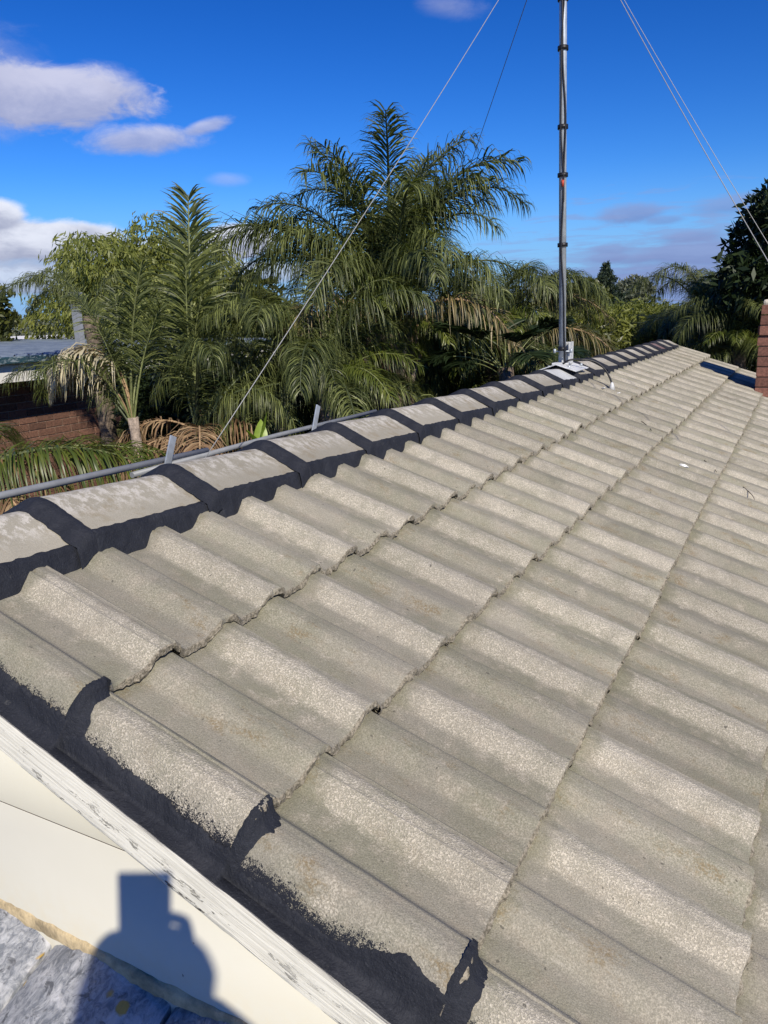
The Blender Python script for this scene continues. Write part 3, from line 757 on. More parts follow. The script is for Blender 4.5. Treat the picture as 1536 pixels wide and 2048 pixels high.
# black cable leaving the foot and entering a tile
base = Vector((AX, 4.10, Z0 + .108))
pts = [Vector((.02, -.06, .012)), Vector((.06, -.05, .035)), Vector((.12, .0, .035)), Vector((.19, .03, .02)), Vector((.245, .045, -.02)), Vector((.28, .048, -.075)), Vector((.295, .048, -.115)), Vector((.30, .048, -.15))]
def smooth_pts(p, n=6):
    out = []
    for i in range(len(p) - 1):
        a, b, c, d = p[max(i - 1, 0)], p[i], p[i + 1], p[min(i + 2, len(p) - 1)]
        for k in range(n):
            t = k / n; out.append(.5 * ((2 * b) + (-a + c) * t + (2 * a - 5 * b + 4 * c - d) * t * t + (-a + 3 * b - 3 * c + d) * t ** 3))
    out.append(p[-1]); return out
MB().tube(smooth_pts(pts), .0058, 8).build('entry_cable', RUBBER, mast)
MB().tube([Vector((.297, .048, -.155)), Vector((.297, .048, -.125)), Vector((.296, .048, -.105))], [.020, .013, .006], 10).build('sealant_boot', LEADW, mast)

# guy wires run from a collar on the mast above the picture
top = base + lean * 2.53
MB().tube([mp(2.515), mp(2.545)], .028, 16).build('guy_collar', GALV, mast)
def guy(end, r, m, label):
    pts = []
    for i in range(13):
        t = i / 12; p = top.lerp(end, t); p.z -= .03 * math.sin(PI * t); pts.append(p)
    o = MB().tube(pts, r, 6).build('guy_wire', m); tag(o, label, 'wire', 'guy wires of the mast'); return o
# ends: back slope near, back garden, front slope (two)
def on_back(x, y): return Vector((x, y, Z0 + .02 + (x + .25) * math.tan(TH)))
def on_front(x, y, dz=.03): return Vector((x, y, Z0 + dz - x * math.tan(TH)))
GUYS = {}
# ------------------------------------------------------------------ debris on the tiles
def sP(s, y, n=.03):                       # point on the roof slope
    return Vector((s * ct + n * sn, y, Z0 - s * sn + n * ct))
def twig(s, y, ds, dy, bend, label):
    p = [sP(s + ds * t, y + dy * t + bend * math.sin(PI * t), .030 + .02 * math.sin(PI * t)) for t in [i / 10 for i in range(11)]]
    o = MB().tube(p, [.0035 - .002 * i / 10 for i in range(11)], 6).build('twig', TWIG); tag(o, label, 'twig', 'curved twigs on the tiles')

def onroof(px, py, n=.03):
    d = Vector(ray(px, py)); nrm = Vector((sn, 0, ct)); p0 = Vector((0, 0, Z0)) + nrm * n
    k = (p0 - CAM_LOC).dot(nrm) / d.dot(nrm); return CAM_LOC + d * k
for a, b, lab in (((1283, 843), (1303, 862), 'short dark curved twig near the mast cable end'),
                  ((1408, 921), (1433, 944), 'dark curved twig just right of the white feather'),
                  ((1486, 974), (1509, 999), 'dark curved twig lowest down the roof at the right')):
    A = onroof(*a, .034); B = onroof(*b, .034); Mid = (A + B) / 2 + (onroof(a[0] + 14, a[1] + 6, .036) - A) * .35
    p = smooth_pts([A, Mid, B], 8); k = len(p)
    o = MB().tube(p, [.0022 - .0011 * i / k for i in range(k)], 6).build('twig', TWIG); tag(o, lab, 'twig', 'curved twigs on the tiles')
    # lift it on to the tile surface
def blob(px, py, r, label, name='dropping', cat='bird dropping'):
    c = onroof(px, py, .036); mb = MB(); bmesh.ops.create_icosphere(mb.bm, subdivisions=2, radius=r)
    rr = random.Random(int(px))
    for v in mb.bm.verts: v.co = Vector((v.co.x * 1.3, v.co.y * .9, v.co.z * .45)) * rr.uniform(.75, 1.25)
    o = mb.build(name, mat('white_' + name, simple((.82, .81, .78), .8, 0, 60, .08)), None, c, (0, TH, rr.uniform(0, 3))); tag(o, label, cat)
blob(1368, 932, .017, 'small white feather tuft lying on the bright roll of a tile', 'feather', 'feather')
blob(1207, 776, .010, 'white fleck under the black cable end', 'dropping', 'bird dropping')
blob(1236, 787, .011, 'second white fleck further right on the tiles', 'dropping', 'bird dropping')

# ------------------------------------------------------------------ pipe rail on the back slope
XR = -.80
rail = empty('pipe_rail', (XR, 1.0, Z0 - .25), label='grey pipe run on angled metal brackets beyond the ridge', cat='pipe')
def rl(x, y, z): return (x - XR, y - 1.0, z + .25)
MB().tube([rl(XR, .1, -.010), rl(XR, .66, -.021), rl(XR, 1.55, -.037)], .0115, 12).build('pipe', PIPE, rail)
MB().tube([rl(XR + .01, 1.15, -.055), rl(XR, 2.0, -.047), rl(XR, 2.9, -.050)], .0105, 12).build('pipe', PIPE, rail)
for y in (1.30, 2.26):
    MB().box(rl(XR + .020, y + .00, -.075), (.006, .030, .27), rot=Matrix.Rotation(R(-24), 3, 'X') , bev=.001).build('bracket', GALV, rail)

exec_after = []
# ------------------------------------------------------------------ neighbouring brick building
XW = -6.8
nb = empty('brick_building', (XW, 5.0, 0), label='dark brick neighbouring house with white fascia, peeling teal gutter and blue-grey sheet roof', cat='house')
EZ = Z0 - .12
bm_ = [brick_mesh(.23, .076, .11, BRICK, 10 + k) for k in range(4)]
Y0n, Y1n = 1.8, 9.4
MB().box((-.12, (Y0n + Y1n) / 2 - 5, EZ / 2), (.20, Y1n - Y0n, EZ)).build('wall', MORTAR, nb)
nbr = 0
for r_ in range(17):
    z = EZ - .06 - r_ * .086
    for k in range(17):
        y = 3.75 + k * .24 + (.12 if r_ % 2 else 0)
        o = mob('brick', bm_[(r_ * 5 + k * 3) % 4], nb, (-.065 + rt.uniform(-.002, .002), y - 5, z), (0, 0, PI / 2)); nbr += 1
MB().box((-3.2, (Y0n + Y1n) / 2 - 5, EZ / 2), (6.0, Y1n - Y0n - .4, EZ - .02)).build('wall', BRICK, nb)
OV = .42
MB().box((OV / 2 - .03, (Y0n + Y1n) / 2 - 5, EZ + .012), (OV + .02, Y1n - Y0n + .6, .012)).build('soffit', WHITE, nb)
MB().box((OV, (Y0n + Y1n) / 2 - 5, EZ + .095), (.022, Y1n - Y0n + .6, .20), bev=.003).build('fascia', WHITE, nb)
mb = MB(); mb.box((OV + .058, (Y0n + Y1n) / 2 - 5, EZ + .232), (.09, Y1n - Y0n + .7, .075), bev=.012); mb.build('gutter', GUTTER, nb)
# low pitched ribbed sheet roof
ribs = np.arange(Y0n - .3, Y1n + .3, .03); hh = np.where(np.mod(np.arange(len(ribs)), 6) < 1, .022, 0.)
V = np.concatenate([np.stack([np.full(len(ribs), x), ribs - 5, EZ + z + hh], 1) for x, z in ((OV + .02, .262), (-6.2, .34))]); n = len(ribs)
i = np.arange(n - 1); mob('roof_sheet', mesh_np('roof_sheet', V, [np.stack([i, i + 1, i + n + 1, i + n], 1)[:, ::-1]], METALROOF), nb)
# white farther roof and a terracotta one behind it
def gable_house(px0, px1, pyTop, pyBase, d, matR, matW, label, name='far_house'):
    a = at(px0, pyBase, d); b = at(px1, pyBase, d); t = at(px0, pyTop, d)
    h = empty(name, (a.x, a.y, 0), label=label, cat='house')
    u = Vector((b.x - a.x, b.y - a.y, 0)); L = u.length; ang = math.atan2(u.y, u.x); h.rotation_euler = (0, 0, ang)
    MB().box((L / 2, 2.5, a.z / 2), (L, 5, a.z)).build('wall', matW, h)
    mb = MB(); e = t.z - a.z
    vs = [mb.bm.verts.new(v) for v in ((-.4, -.4, a.z), (L + .4, -.4, a.z), (L + .4, 2.5, a.z + e), (-.4, 2.5, a.z + e), (-.4, 5.4, a.z), (L + .4, 5.4, a.z))]
    for f in ((0, 1, 2, 3), (3, 2, 5, 4), (0, 3, 4), (1, 5, 2), (0, 4, 5, 1)): mb.bm.faces.new([vs[k] for k in f])
    mb.build('roof', matR, h)
    MB().box((L / 2, -.02, a.z * .55), (L * .25, .06, .9)).build('window', PHONE, h)
    return h
gable_house(-120, 46, 679, 700, 24, WHITE, CREAM, 'distant house with plain white roof at the left edge')
gable_house(120, 186, 686, 706, 15, TERRA, BRICK, 'house with orange terracotta roof glimpsed behind the palm leaves')
# grey flue pot among the left palms
fl = empty('flue_pipe', at(150, 600, 11.5).to_tuple()[:2] + (0,), label='dark grey flue with square cowl poking out behind the left palm leaves', cat='flue')
z = at(150, 588, 11.5).z
MB().box((0, 0, z / 2), (.10, .10, z)).build('shaft', PIPE, fl); MB().box((0, 0, z), (.17, .17, .04), bev=.01).build('cowl', PIPE, fl)

# ------------------------------------------------------------------ palms
def frond_mesh(name, L, e0, e1, nleaf, leaflen, seed, leafmat, stemmat, plume=.5, pet=.16, wid=.020, hang=1.0, curve=1.3, side=0.0):
    """a pinnate frond: rachis leaves the crown at elevation e0 and ends at e1 (degrees), leaflets hang from it"""
    rg = np.random.RandomState(seed); NS = 22
    t = np.linspace(0, 1, NS); el = np.radians(e0 + (e1 - e0) * t ** curve); yaw = side * t ** 1.5
    stp = L / (NS - 1)
    dx = np.cos(el) * np.cos(yaw); dy = np.cos(el) * np.sin(yaw); dz = np.sin(el)
    P = np.zeros((NS, 3)); P[1:] = np.cumsum(np.stack([dx, dy, dz], 1)[:-1] * stp, 0); T = np.stack([dx, dy, dz], 1)
    V = []; F = []; mi = []; tint = []
    r = (.020 * (1 - t) ** .7 + .003) * L / 2.4
    sideV = np.cross(T, [0, 0, 1.0]); sideV /= np.linalg.norm(sideV, axis=1)[:, None] + 1e-6; upV = np.cross(sideV, T)
    ring = []
    for k in range(4):
        a = k * PI / 2; ring.append(P + (sideV * math.cos(a) * 1.3 + upV * math.sin(a)) * r[:, None])
    ring = np.stack(ring, 1).reshape(-1, 3); V.append(ring); idx = np.arange(NS * 4).reshape(NS, 4)
    for k in range(4):
        F.append(np.stack([idx[:-1, k], idx[:-1, (k + 1) % 4], idx[1:, (k + 1) % 4], idx[1:, k]], 1))
    nst = 4 * (NS - 1)
    # leaflets
    n = nleaf * 2; tl = pet + (1 - pet) * np.sort(rg.uniform(0, 1, n)) ** .92; tl = np.clip(tl, 0, .999)
    k = tl * (NS - 1); k0 = k.astype(int); fr = (k - k0)[:, None]; k1 = np.minimum(k0 + 1, NS - 1)
    B = P[k0] * (1 - fr) + P[k1] * fr; TT = T[k0] * (1 - fr) + T[k1] * fr; SS = sideV[k0]; UU = upV[k0]
    sg = np.where(rg.uniform(size=n) < .5, -1., 1.)[:, None]
    fw = (.35 + .5 * tl[:, None] + rg.uniform(-.2, .2, (n, 1)))
    d = SS * sg * (1 - .3 * tl[:, None]) + TT * fw + UU * (rg.uniform(-.5, 1, (n, 1)) * plume); d /= np.linalg.norm(d, axis=1)[:, None]
    ll = leaflen * (np.sin(PI * np.clip(tl * .85 + .12, 0, 1)) ** .6 * .85 + .15) * rg.uniform(.8, 1.12, n)
    if name.startswith('up'): pass
    segs = 4; pts = [B]; dirs = []; cur = d.copy(); g_ = np.array([0, 0, -1.0])
    st = hang * rg.uniform(.6, 1.3, (n, 1))
    for s_ in range(segs):
        dirs.append(cur); pts.append(pts[-1] + cur * (ll / segs)[:, None])
        cur = cur + g_ * st * (.22 + .30 * s_); cur /= np.linalg.norm(cur, axis=1)[:, None]
    dirs.append(cur)
    wv = np.cross(d, UU + rg.uniform(-.5, .5, (n, 3))); wv /= np.linalg.norm(wv, axis=1)[:, None]
    prof = [.35, 1, .9, .6, .05]; base = NS * 4; cnt = base; LV = []
    for s_ in range(segs + 1):
        ww = wv * (wid * prof[s_] * .5); LV.append(pts[s_] - ww); LV.append(pts[s_] + ww)
    LV = np.stack(LV, 1).reshape(-1, 3); V.append(LV); m = 2 * (segs + 1); b0 = base + np.arange(n) * m
    for s_ in range(segs): F.append(np.stack([b0 + 2 * s_, b0 + 2 * s_ + 1, b0 + 2 * s_ + 3, b0 + 2 * s_ + 2], 1))
    tv = rg.uniform(0, 1, n) ** 2.4
    tint = np.concatenate([np.zeros(nst), np.tile(tv, segs)]); mi = np.concatenate([np.ones(nst), np.zeros(n * segs)])
    return mesh_np('frond', np.concatenate(V), F, mats=[leafmat, stemmat], midx=mi, tint=tint)
FR = {}
def frs(key, n, **k): FR[key] = [frond_mesh(key, seed=hash_(key) + i, **{a: (b[i % len(b)] if isinstance(b, list) else b) for a, b in k.items()}) for i in range(n)]
def hash_(s): return sum(ord(c) * (i + 3) for i, c in enumerate(s)) % 9999
frs('up', 5, L=2.6, e0=[88, 82, 84, 78, 80], e1=[10, -40, 30, -30, -55], nleaf=125, leaflen=.60, leafmat=PALM, stemmat=STEMG, plume=.9, curve=[2.4, 2.8, 2.0, 2.4, 2.2], hang=1.3, wid=.016)
frs('arch', 5, L=2.7, e0=[74, 66, 70, 62, 58], e1=[-62, -75, -50, -80, -60], nleaf=150, leaflen=.66, leafmat=PALM, stemmat=STEMG, plume=.8, curve=[1.7, 1.5, 1.9, 1.6, 1.8], hang=2.0, wid=.0135)
frs('low', 4, L=2.4, e0=[40, 25, 32, 15], e1=[-80, -85, -70, -80], nleaf=140, leaflen=.64, leafmat=PALM, stemmat=STEMG, plume=.8, curve=1.2, hang=2.2, wid=.0135)
frs('yel', 3, L=2.0, e0=[48, 60, 30], e1=[-45, -50, -60], nleaf=90, leaflen=.48, leafmat=PALMY, stemmat=STEM, plume=.5, curve=1.5, hang=1.4, wid=.015)
frs('dead', 3, L=1.5, e0=[50, 30, 15], e1=[-85, -88, -80], nleaf=70, leaflen=.45, leafmat=PALMD, stemmat=STEMD, plume=.4, hang=2.0, curve=.8)
frs('straw', 2, L=1.25, e0=[86, 80], e1=[-85, -80], nleaf=46, leaflen=.5, leafmat=PALMS, stemmat=STEMD, plume=.3, hang=2.4, curve=1.9, wid=.022, pet=.42)
frs('spike', 3, L=2.0, e0=[89, 84, 80], e1=[78, 60, 50], nleaf=75, leaflen=.46, leafmat=PALM, stemmat=STEM, plume=.9, wid=.016, pet=.42, hang=.45, curve=1.5)
frs('brown', 2, L=2.2, e0=[60, 40], e1=[-70, -80], nleaf=100, leaflen=.55, leafmat=PALMB, stemmat=STEMD, plume=.7, wid=.015, hang=2.4, curve=1.4)
frs('slim', 4, L=1.9, e0=[86, 78, 82, 72], e1=[62, -30, 20, -50], nleaf=80, leaflen=.50, leafmat=PALM, stemmat=STEM, plume=.8, curve=[1.5, 2.0, 1.8, 1.7], wid=.014, pet=.3, hang=1.1)
frs('strap', 3, L=2.0, e0=[22, 28, 15], e1=[-25, -35, -20], nleaf=85, leaflen=.70, leafmat=PALMY, stemmat=STEM, plume=.5, hang=3.0, curve=1.3, wid=.017)
frs('fan', 2, L=.9, e0=[50, 30], e1=[20, -10], nleaf=40, leaflen=.5, leafmat=DARKL, stemmat=STEM, plume=.2, hang=.3, pet=.75, wid=.03)
def trunk(base_r, top_r, h, m, parent, bulge=0.):
    pts = []; rs = []; rr = random.Random(int(h * 1000)); n = max(6, int(h / .12))
    for i in range(n + 1):
        t = i / n; pts.append((.04 * math.sin(t * 3) * h / 3, .03 * math.sin(t * 2 + 1), h * t))
        rs.append((base_r + (top_r - base_r) * t) * (1 + .07 * (i % 2)) * rr.uniform(.95, 1.05) + bulge * math.exp(-((t - 1) / .12) ** 2))
    return MB().tube(pts, rs, 14).build('trunk', m, parent)
def palm(px, py, d, label, spec, scale=1., tr=(.16, .12), bark=BARK, azs=None, seed=1, bulge=0., boots=0, group=None):
    """spec: list of (frond kind, count, azimuth centre deg or None, spread, scale)"""
    c = at(px, py, d); rr = random.Random(seed)
    e = empty('palm_tree', (c.x, c.y, 0), label=label, cat='palm tree', group=group)
    trunk(tr[0], tr[1], c.z, bark, e, bulge)
    for kind, n, az, spread, sc in spec:
        for i in range(n):
            a = (rr.uniform(0, 360) if az is None else az + (i + .5) / n * spread - spread / 2 + rr.uniform(-6, 6)) if az is not None else i * 360 / n + rr.uniform(-18, 18)
            o = mob('frond', FR[kind][(i + seed) % len(FR[kind])], e, (0, 0, c.z - rr.uniform(0, .12)), (rr.uniform(-.12, .12), rr.uniform(-.06, .06), R(a)), sc * scale * rr.uniform(.92, 1.06))
    if boots:                                   # old leaf bases on the trunk
        for i in range(boots):
            a = i * 2.4; zz = c.z - .08 - i * .035; r0 = tr[1]
            MB().tube([(math.cos(a) * r0, math.sin(a) * r0, zz - .22), (math.cos(a) * (r0 + .05), math.sin(a) * (r0 + .05), zz), (math.cos(a) * (r0 + .13), math.sin(a) * (r0 + .13), zz + .18)], [.05, .035, .012], 6).build('leaf_base', BARKL if i % 2 else STEMD, e)
    return e
# azimuth of the camera's right-hand direction is ~28 deg, away from camera ~118, left ~208, towards ~298
palm(778, 668, 8.0, 'tallest dense palm with shaggy thick trunk, rising above all the others',
     [('up', 17, None, 0, .81), ('arch', 13, None, 0, .72), ('low', 9, 118, 230, .74), ('arch', 3, 212, 40, .92), ('up', 3, 28, 30, .92), ('brown', 3, None, 0, .8), ('yel', 3, 300, 120, .55)], tr=(.30, .21), boots=16, seed=3, bulge=.05)
palm(985, 700, 9.0, 'broad arching palm between the tallest palm and the mast',
     [('arch', 11, None, 0, .66), ('low', 11, None, 0, .68), ('arch', 3, 25, 36, .60), ('brown', 3, 20, 60, .8), ('dead', 2, 30, 60, .9), ('yel', 3, 300, 70, .7)], tr=(.2, .15), seed=5)
palm(264, 835, 6.6, 'slender palm on forked pale trunk before the brick house',
     [('spike', 3, None, 0, .60), ('slim', 4, None, 0, .66), ('arch', 2, 200, 50, .5), ('straw', 3, 225, 60, .85)], tr=(.055, .042), bark=BARKL, seed=8)
palm(395, 860, 6.9, 'slim palm with rusty brown dead fronds hanging at its neck',
     [('spike', 1, 118, 10, 1.12), ('spike', 2, None, 0, .74), ('slim', 2, None, 0, .62), ('dead', 10, None, 0, .80), ('arch', 3, 0, 120, .55)], tr=(.08, .06), bark=BARKL, seed=12)
palm(560, 815, 7.6, 'palm with drooping feather fronds left of the tallest palm',
     [('arch', 9, None, 0, .62), ('slim', 3, None, 0, .62), ('low', 7, None, 0, .62)], tr=(.10, .08), bark=BARKL, seed=15)
palm(648, 775, 7.2, 'smooth tan trunked palm with one bright yellow-green frond',
     [('arch', 7, None, 0, .62), ('low', 6, None, 0, .6), ('yel', 4, 20, 120, .62), ('slim', 3, None, 0, .8)], tr=(.085, .075), bark=BARKL, seed=17)
palm(340, 850, 9.6, 'dense palm behind the slender ones, in front of the round tree',
     [('arch', 4, None, 0, .36), ('low', 7, None, 0, .42)], tr=(.12, .1), seed=19)
palm(180, 632, 8.0, 'palm whose fronds arch over the blue-grey sheet roof at the left',
     [('arch', 4, 205, 80, .38), ('arch', 2, 60, 100, .3)], tr=(.1, .08), seed=22)
palm(-100, 945, 5.6, 'low palm with yellow-green strappy frond hanging before the brick wall',
     [('strap', 2, 30, 26, .78), ('dead', 3, 20, 50, .8), ('strap', 4, 208, 200, .8)], tr=(.1, .08), seed=25)
palm(860, 760, 9.6, 'low bushy palm filling the gap right of the tallest trunk',
     [('low', 9, None, 0, .8), ('arch', 7, None, 0, .7), ('yel', 4, 300, 120, .8)], tr=(.12, .1), seed=27)
palm(1010, 735, 7.4, 'small fan palm with stiff dark leaves just behind the ridge',
     [('fan', 16, None, 0, .8)], tr=(.08, .07), seed=29)
pr = random.Random(4)
for i, (px, py, d, sc, lab) in enumerate([
        (1085, 725, 9.5, 0.36, 'olive palm directly behind the mast'),
        (1160, 730, 11.5, 0.32, 'palm to the right of the mast, its fronds tangled low'),
        (1262, 715, 13.5, 0.34, 'palm in front of the dark conifer'),
        (1335, 695, 13.0, 0.42, 'smaller palm above the far end of the ridge'),
        (1410, 640, 12.0, 0.58, 'palm with a rounded crest right of the gap in the skyline'),
        (1475, 700, 10.5, 0.55, 'palm in the shade of the big dark tree'),
        (1545, 690, 11.5, 0.7, 'palm behind the brick chimney')]):
    palm(px, py, d, lab, [('arch', 9, None, 0, sc), ('low', 9, None, 0, sc), ('slim', 4, None, 0, sc), ('yel', 5, 300, 140, sc * .9)], tr=(.12, .1), seed=40 + i)

# ------------------------------------------------------------------ leafy trees
def leaf_cloud(name, clumps, n, size, m, seed, droop=0., aspect=.4, up=.35):
    """many leaf-sized rhombs spread through clumps (centre, radii)"""
    rg = np.random.RandomState(seed); vol = np.array([c[1][0] * c[1][1] * c[1][2] for c in clumps]) ** .67; k = rg.choice(len(clumps), n, p=vol / vol.sum())
    C = np.array([c[0] for c in clumps])[k]; Rr = np.array([c[1] for c in clumps])[k]
    d = rg.normal(size=(n, 3)); d /= np.linalg.norm(d, axis=1)[:, None]; rad = rg.uniform(.35, 1.05, n) ** .45
    lum = 1 + .18 * np.sin(d[:, 0] * 7 + k) * np.cos(d[:, 1] * 6 + k * 2) + .12 * np.sin(d[:, 2] * 11 + k)
    P = C + d * Rr * (rad * lum)[:, None]
    a = d + rg.normal(size=(n, 3)) * .8 + np.array([0, 0, up - droop * 2.2]); a /= np.linalg.norm(a, axis=1)[:, None]
    b = np.cross(a, rg.normal(size=(n, 3))); b /= np.linalg.norm(b, axis=1)[:, None]
    s = size * rg.uniform(.6, 1.3, n)[:, None]
    V = np.stack([P - a * s, P + b * s * aspect, P + a * s, P - b * s * aspect], 1).reshape(-1, 3)
    F = np.arange(4 * n).reshape(n, 4)
    return mesh_np(name, V, [F], m, tint=rg.uniform(0, 1, n))
def tree(px, py, d, rx, rz, label, m, n, size, seed, name='tree', cat='tree', droop=0., aspect=.4, nclump=16, group=None, flat=1., irreg=.55):
    """crown centred on that place, rx wide and rz high"""
    c = at(px, py, d); rr = random.Random(seed)
    e = empty(name, (c.x, c.y, 0), label=label, cat=cat, group=group)
    cl = []
    for i in range(nclump):
        a = rr.uniform(0, 2 * PI); el = math.asin(rr.uniform(-.8, 1)); q = rr.uniform(.45, .85)
        f = rr.uniform(.30, .30 + irreg * .5)
        cl.append(((math.cos(a) * math.cos(el) * rx * q, math.sin(a) * math.cos(el) * rx * q * flat, c.z + math.sin(el) * rz * q), (rx * f, rx * f * flat, rz * f * .85)))
    cl.append(((0, 0, c.z), (rx * .6, rx * .6 * flat, rz * .6)))
    mob('crown', leaf_cloud('crown', cl, n, size, m, seed, droop, aspect), e)
    mb = MB(); mb.tube([(0, 0, 0), (.05 * rx, 0, c.z * .45), (0, 0, c.z)], [.10 * rx + .05, .08 * rx + .03, .03 * rx], 9)
    for q in cl[:6]:
        p = Vector(q[0]); mb.tube([(0, 0, c.z - rz * .75), (p.x * .5, p.y * .5, (c.z - rz * .6 + p.z) / 2), p], [.05 * rx, .035 * rx, .01], 6)
    mb.build('trunk', BARK, e); return e
tree(285, 592, 15.5, 1.95, 1.35, 'round weeping olive green tree behind the left palms', PEPPER, 42000, .075, 101, droop=.9, aspect=.22, nclump=26)
tree(1625, 545, 10.0, 1.15, 1.15, 'large dark glossy leaved tree behind the chimney at the right edge', DARKL, 26000, .075, 102, droop=.2, aspect=.3, nclump=20)
tree(1560, 660, 10.8, 1.0, .8, 'dark lower branches of broad tree above the roof end', DARKL, 12000, .075, 103, droop=.6, aspect=.22, nclump=10)
tree(1150, 610, 20, .75, .75, 'small round grey-green tree just right of the mast', HEDGE, 9000, .07, 104)
tree(1262, 590, 42, .95, .85, 'pale grey-green tree beside the conifer', FARL, 5000, .12, 105)
# conifer
def conifer(px, py_top, py_base, d, label):
    t = at(px, py_top, d); b = at(px, py_base, d); e = empty('conifer', (t.x, t.y, 0), label=label, cat='conifer')
    H = t.z - b.z; rr = random.Random(2); cl = []
    n = 90
    for i in range(n):
        q = (i + .5) / n; r = .06 + q ** .95 * H * .52; a = i * 2.4; rad = r * rr.uniform(.3, .95)
        cl.append(((math.cos(a) * rad, math.sin(a) * rad, t.z - q * H * 1.05), (r * .30 + .05, r * .30 + .05, .10 + .07 * q)))
    mob('crown', leaf_cloud('crown', cl, 26000, .09, PINE, 9, 0, .25, up=.1), e)
    MB().tube([(0, 0, 0), (0, 0, t.z)], [.22, .03], 8).build('trunk', BARK, e)
conifer(1212, 528, 690, 30, 'dark pointed conifer on the skyline right of the mast')
# shrubs filling the yard behind the palms
sh = [(330, 860, 8.4, .7, .9, 'dark shrub at the foot of the brick wall'), (400, 880, 8.6, .8, .85, 'dark shrub behind the slender left palms'),
      (470, 850, 9.5, 1.2, 1.0, 'dark shrub behind the brown dead fronds'), (610, 830, 10.5, 1.3, 1.1, 'dark shrub behind the tan trunked palm'),
      (740, 790, 11.0, 1.3, 1.1, 'dark shrub behind the tallest palm trunk'), (900, 760, 11.5, 1.4, 1.1, 'dark shrub behind the bushy low palm'),
      (1060, 730, 12.0, 1.4, .9, 'shrub behind the fan palm'), (1180, 690, 13.0, 1.2, .75, 'shrub below the grey-green round tree'),
      (1290, 680, 15.0, 1.5, .75, 'shrub below the conifer'), (1400, 690, 14.0, 1.2, .7, 'shrub behind the far end of the roof'), (1520, 730, 13.0, 1.6, .9, 'shrub behind the chimney base')]
for i, (px, py, d, rx, rz, lab) in enumerate(sh):
    tree(px, py, d, rx, rz, lab, (PEPPER if i > 6 else HEDGE) if i > 5 else DARKL, 14000 if i > 5 else 9000, .06, 200 + i, 'shrub', 'shrub', .3, .25, 12)
tree(480, 640, 16, 1.3, .9, 'mid green tree showing between palms left of centre', HEDGE, 12000, .08, 230)
tree(-60, 640, 14, .8, .7, 'olive shrubby tree beyond the sheet roof at left edge', HEDGE, 7000, .07, 231)
# far tree line: one mass, and the bare looking trees at the far left
def treeline():
    rr = random.Random(6); cl = []
    for i in range(90):
        a = R(rr.uniform(60, 190)); dd = rr.uniform(95, 150); h = rr.uniform(2.0, 4.4)
        cl.append(((math.cos(a) * dd, math.sin(a) * dd, h * .5), (rr.uniform(4, 9), rr.uniform(4, 9), h)))
    o = mob('distant_treeline', leaf_cloud('distant_treeline', cl, 60000, .45, FARL, 77)); tag(o, kind='stuff')
treeline()
# lime banana-like leaves near the rail
ban = empty('banana_plant', at(520, 860, 6.0).to_tuple()[:2] + (0,), label='bright lime broad leaved plant poking up behind the pipe', cat='plant')
zt = at(520, 900, 6.0).z
MB().tube([(0, 0, 0), (0, 0, zt)], [.05, .03], 10).build('stem', STEM, ban)
def broad_leaf(seed, L=.34, w=.05, lean_=.2):
    V = []; n = 10
    for i in range(n + 1):
        t = i / n; ww = w * math.sin(PI * min(1, t * .9 + .08)) ** .8; x = lean_ * t * t
        V += [(x, -ww, L * t - .1 * t * t * lean_), (x - .012 * math.sin(PI * t), 0, L * t), (x, ww, L * t - .1 * t * t * lean_)]
    F = []
    for i in range(n):
        for k in (0, 1): a = 3 * i + k; F.append((a, a + 1, a + 4, a + 3))
    return mesh_np('leaf', V, [F], LIME, tint=[random.random() for _ in F])
for k, (a, t, l) in enumerate(((20, .05, .34), (120, .07, .27), (250, .10, .22))):
    mob('leaf', broad_leaf(k, l, .055, t), ban, (0, 0, zt - .04), (0, t, R(a)))

# power line far away on the right skyline
a = at(1300, 596, 60); b = at(1460, 600, 60)
o = MB().tube([a + (a - b) * .8, (a + b) / 2 - Vector((0, 0, .15)), b + (b - a) * .8], .02, 5).build('power_line', WIRED); tag(o, 'thin overhead power line low on the skyline', 'power line')
for p, nm in ((a + (a - b) * .8, 'timber pole carrying the near end of the power line'), (b + (b - a) * .8, 'timber pole carrying the far end of the power line')):
    o = MB().tube([(p.x, p.y, 0), (p.x, p.y, p.z + .3)], .12, 8).build('power_pole', BARK); tag(o, nm, 'pole')

# guy wires
guy(at(398, 935, 2.62), .0017, WIRE, 'pale guy wire slanting down left across the tallest palm to the back slope')
guy(at(790, 760, 12.5), .0026, WIRED, 'faint dark guy wire going down behind the tallest palm')
guy(onroof(1585, 604, .03) if False else at(1650, 718, 3.2), .0019, WIRE, 'brighter of the two guy wires on the right, nearer the mast')
guy(at(1700, 755, 3.9), .0016, WIRE, 'outer thin guy wire on the right side of the mast')

# ------------------------------------------------------------------ photographer, standing on the lower roof behind the camera
FW = Vector(RW[:, 2]).normalized(); RT = Vector(RW[:, 0]).normalized(); UPC = -Vector(RW[:, 1]).normalized()
def skin_body(name, V, E, rad, m, parent, sub=1, root=0):
    me = bpy.data.meshes.new(name); me.from_pydata([tuple(v) for v in V], E, []); me.materials.append(m)
    o = bpy.data.objects.new(name, me); link(o, parent)
    md = o.modifiers.new('skin', 'SKIN'); md.use_smooth_shade = True
    for i, r_ in enumerate(rad):
        s_ = me.skin_vertices[0].data[i]; s_.radius = r_ if isinstance(r_, tuple) else (r_, r_); s_.use_root = (i == root)
    if sub: sm = o.modifiers.new('sub', 'SUBSURF'); sm.levels = sub; sm.render_levels = sub
    return o
person = empty('person', (1.50, -1.25, Z0 - 1.35), label='photographer in navy shirt and grey trousers holding up a phone at the gable', cat='person')
PL = person.location
lensP = CAM_LOC - FW * .006
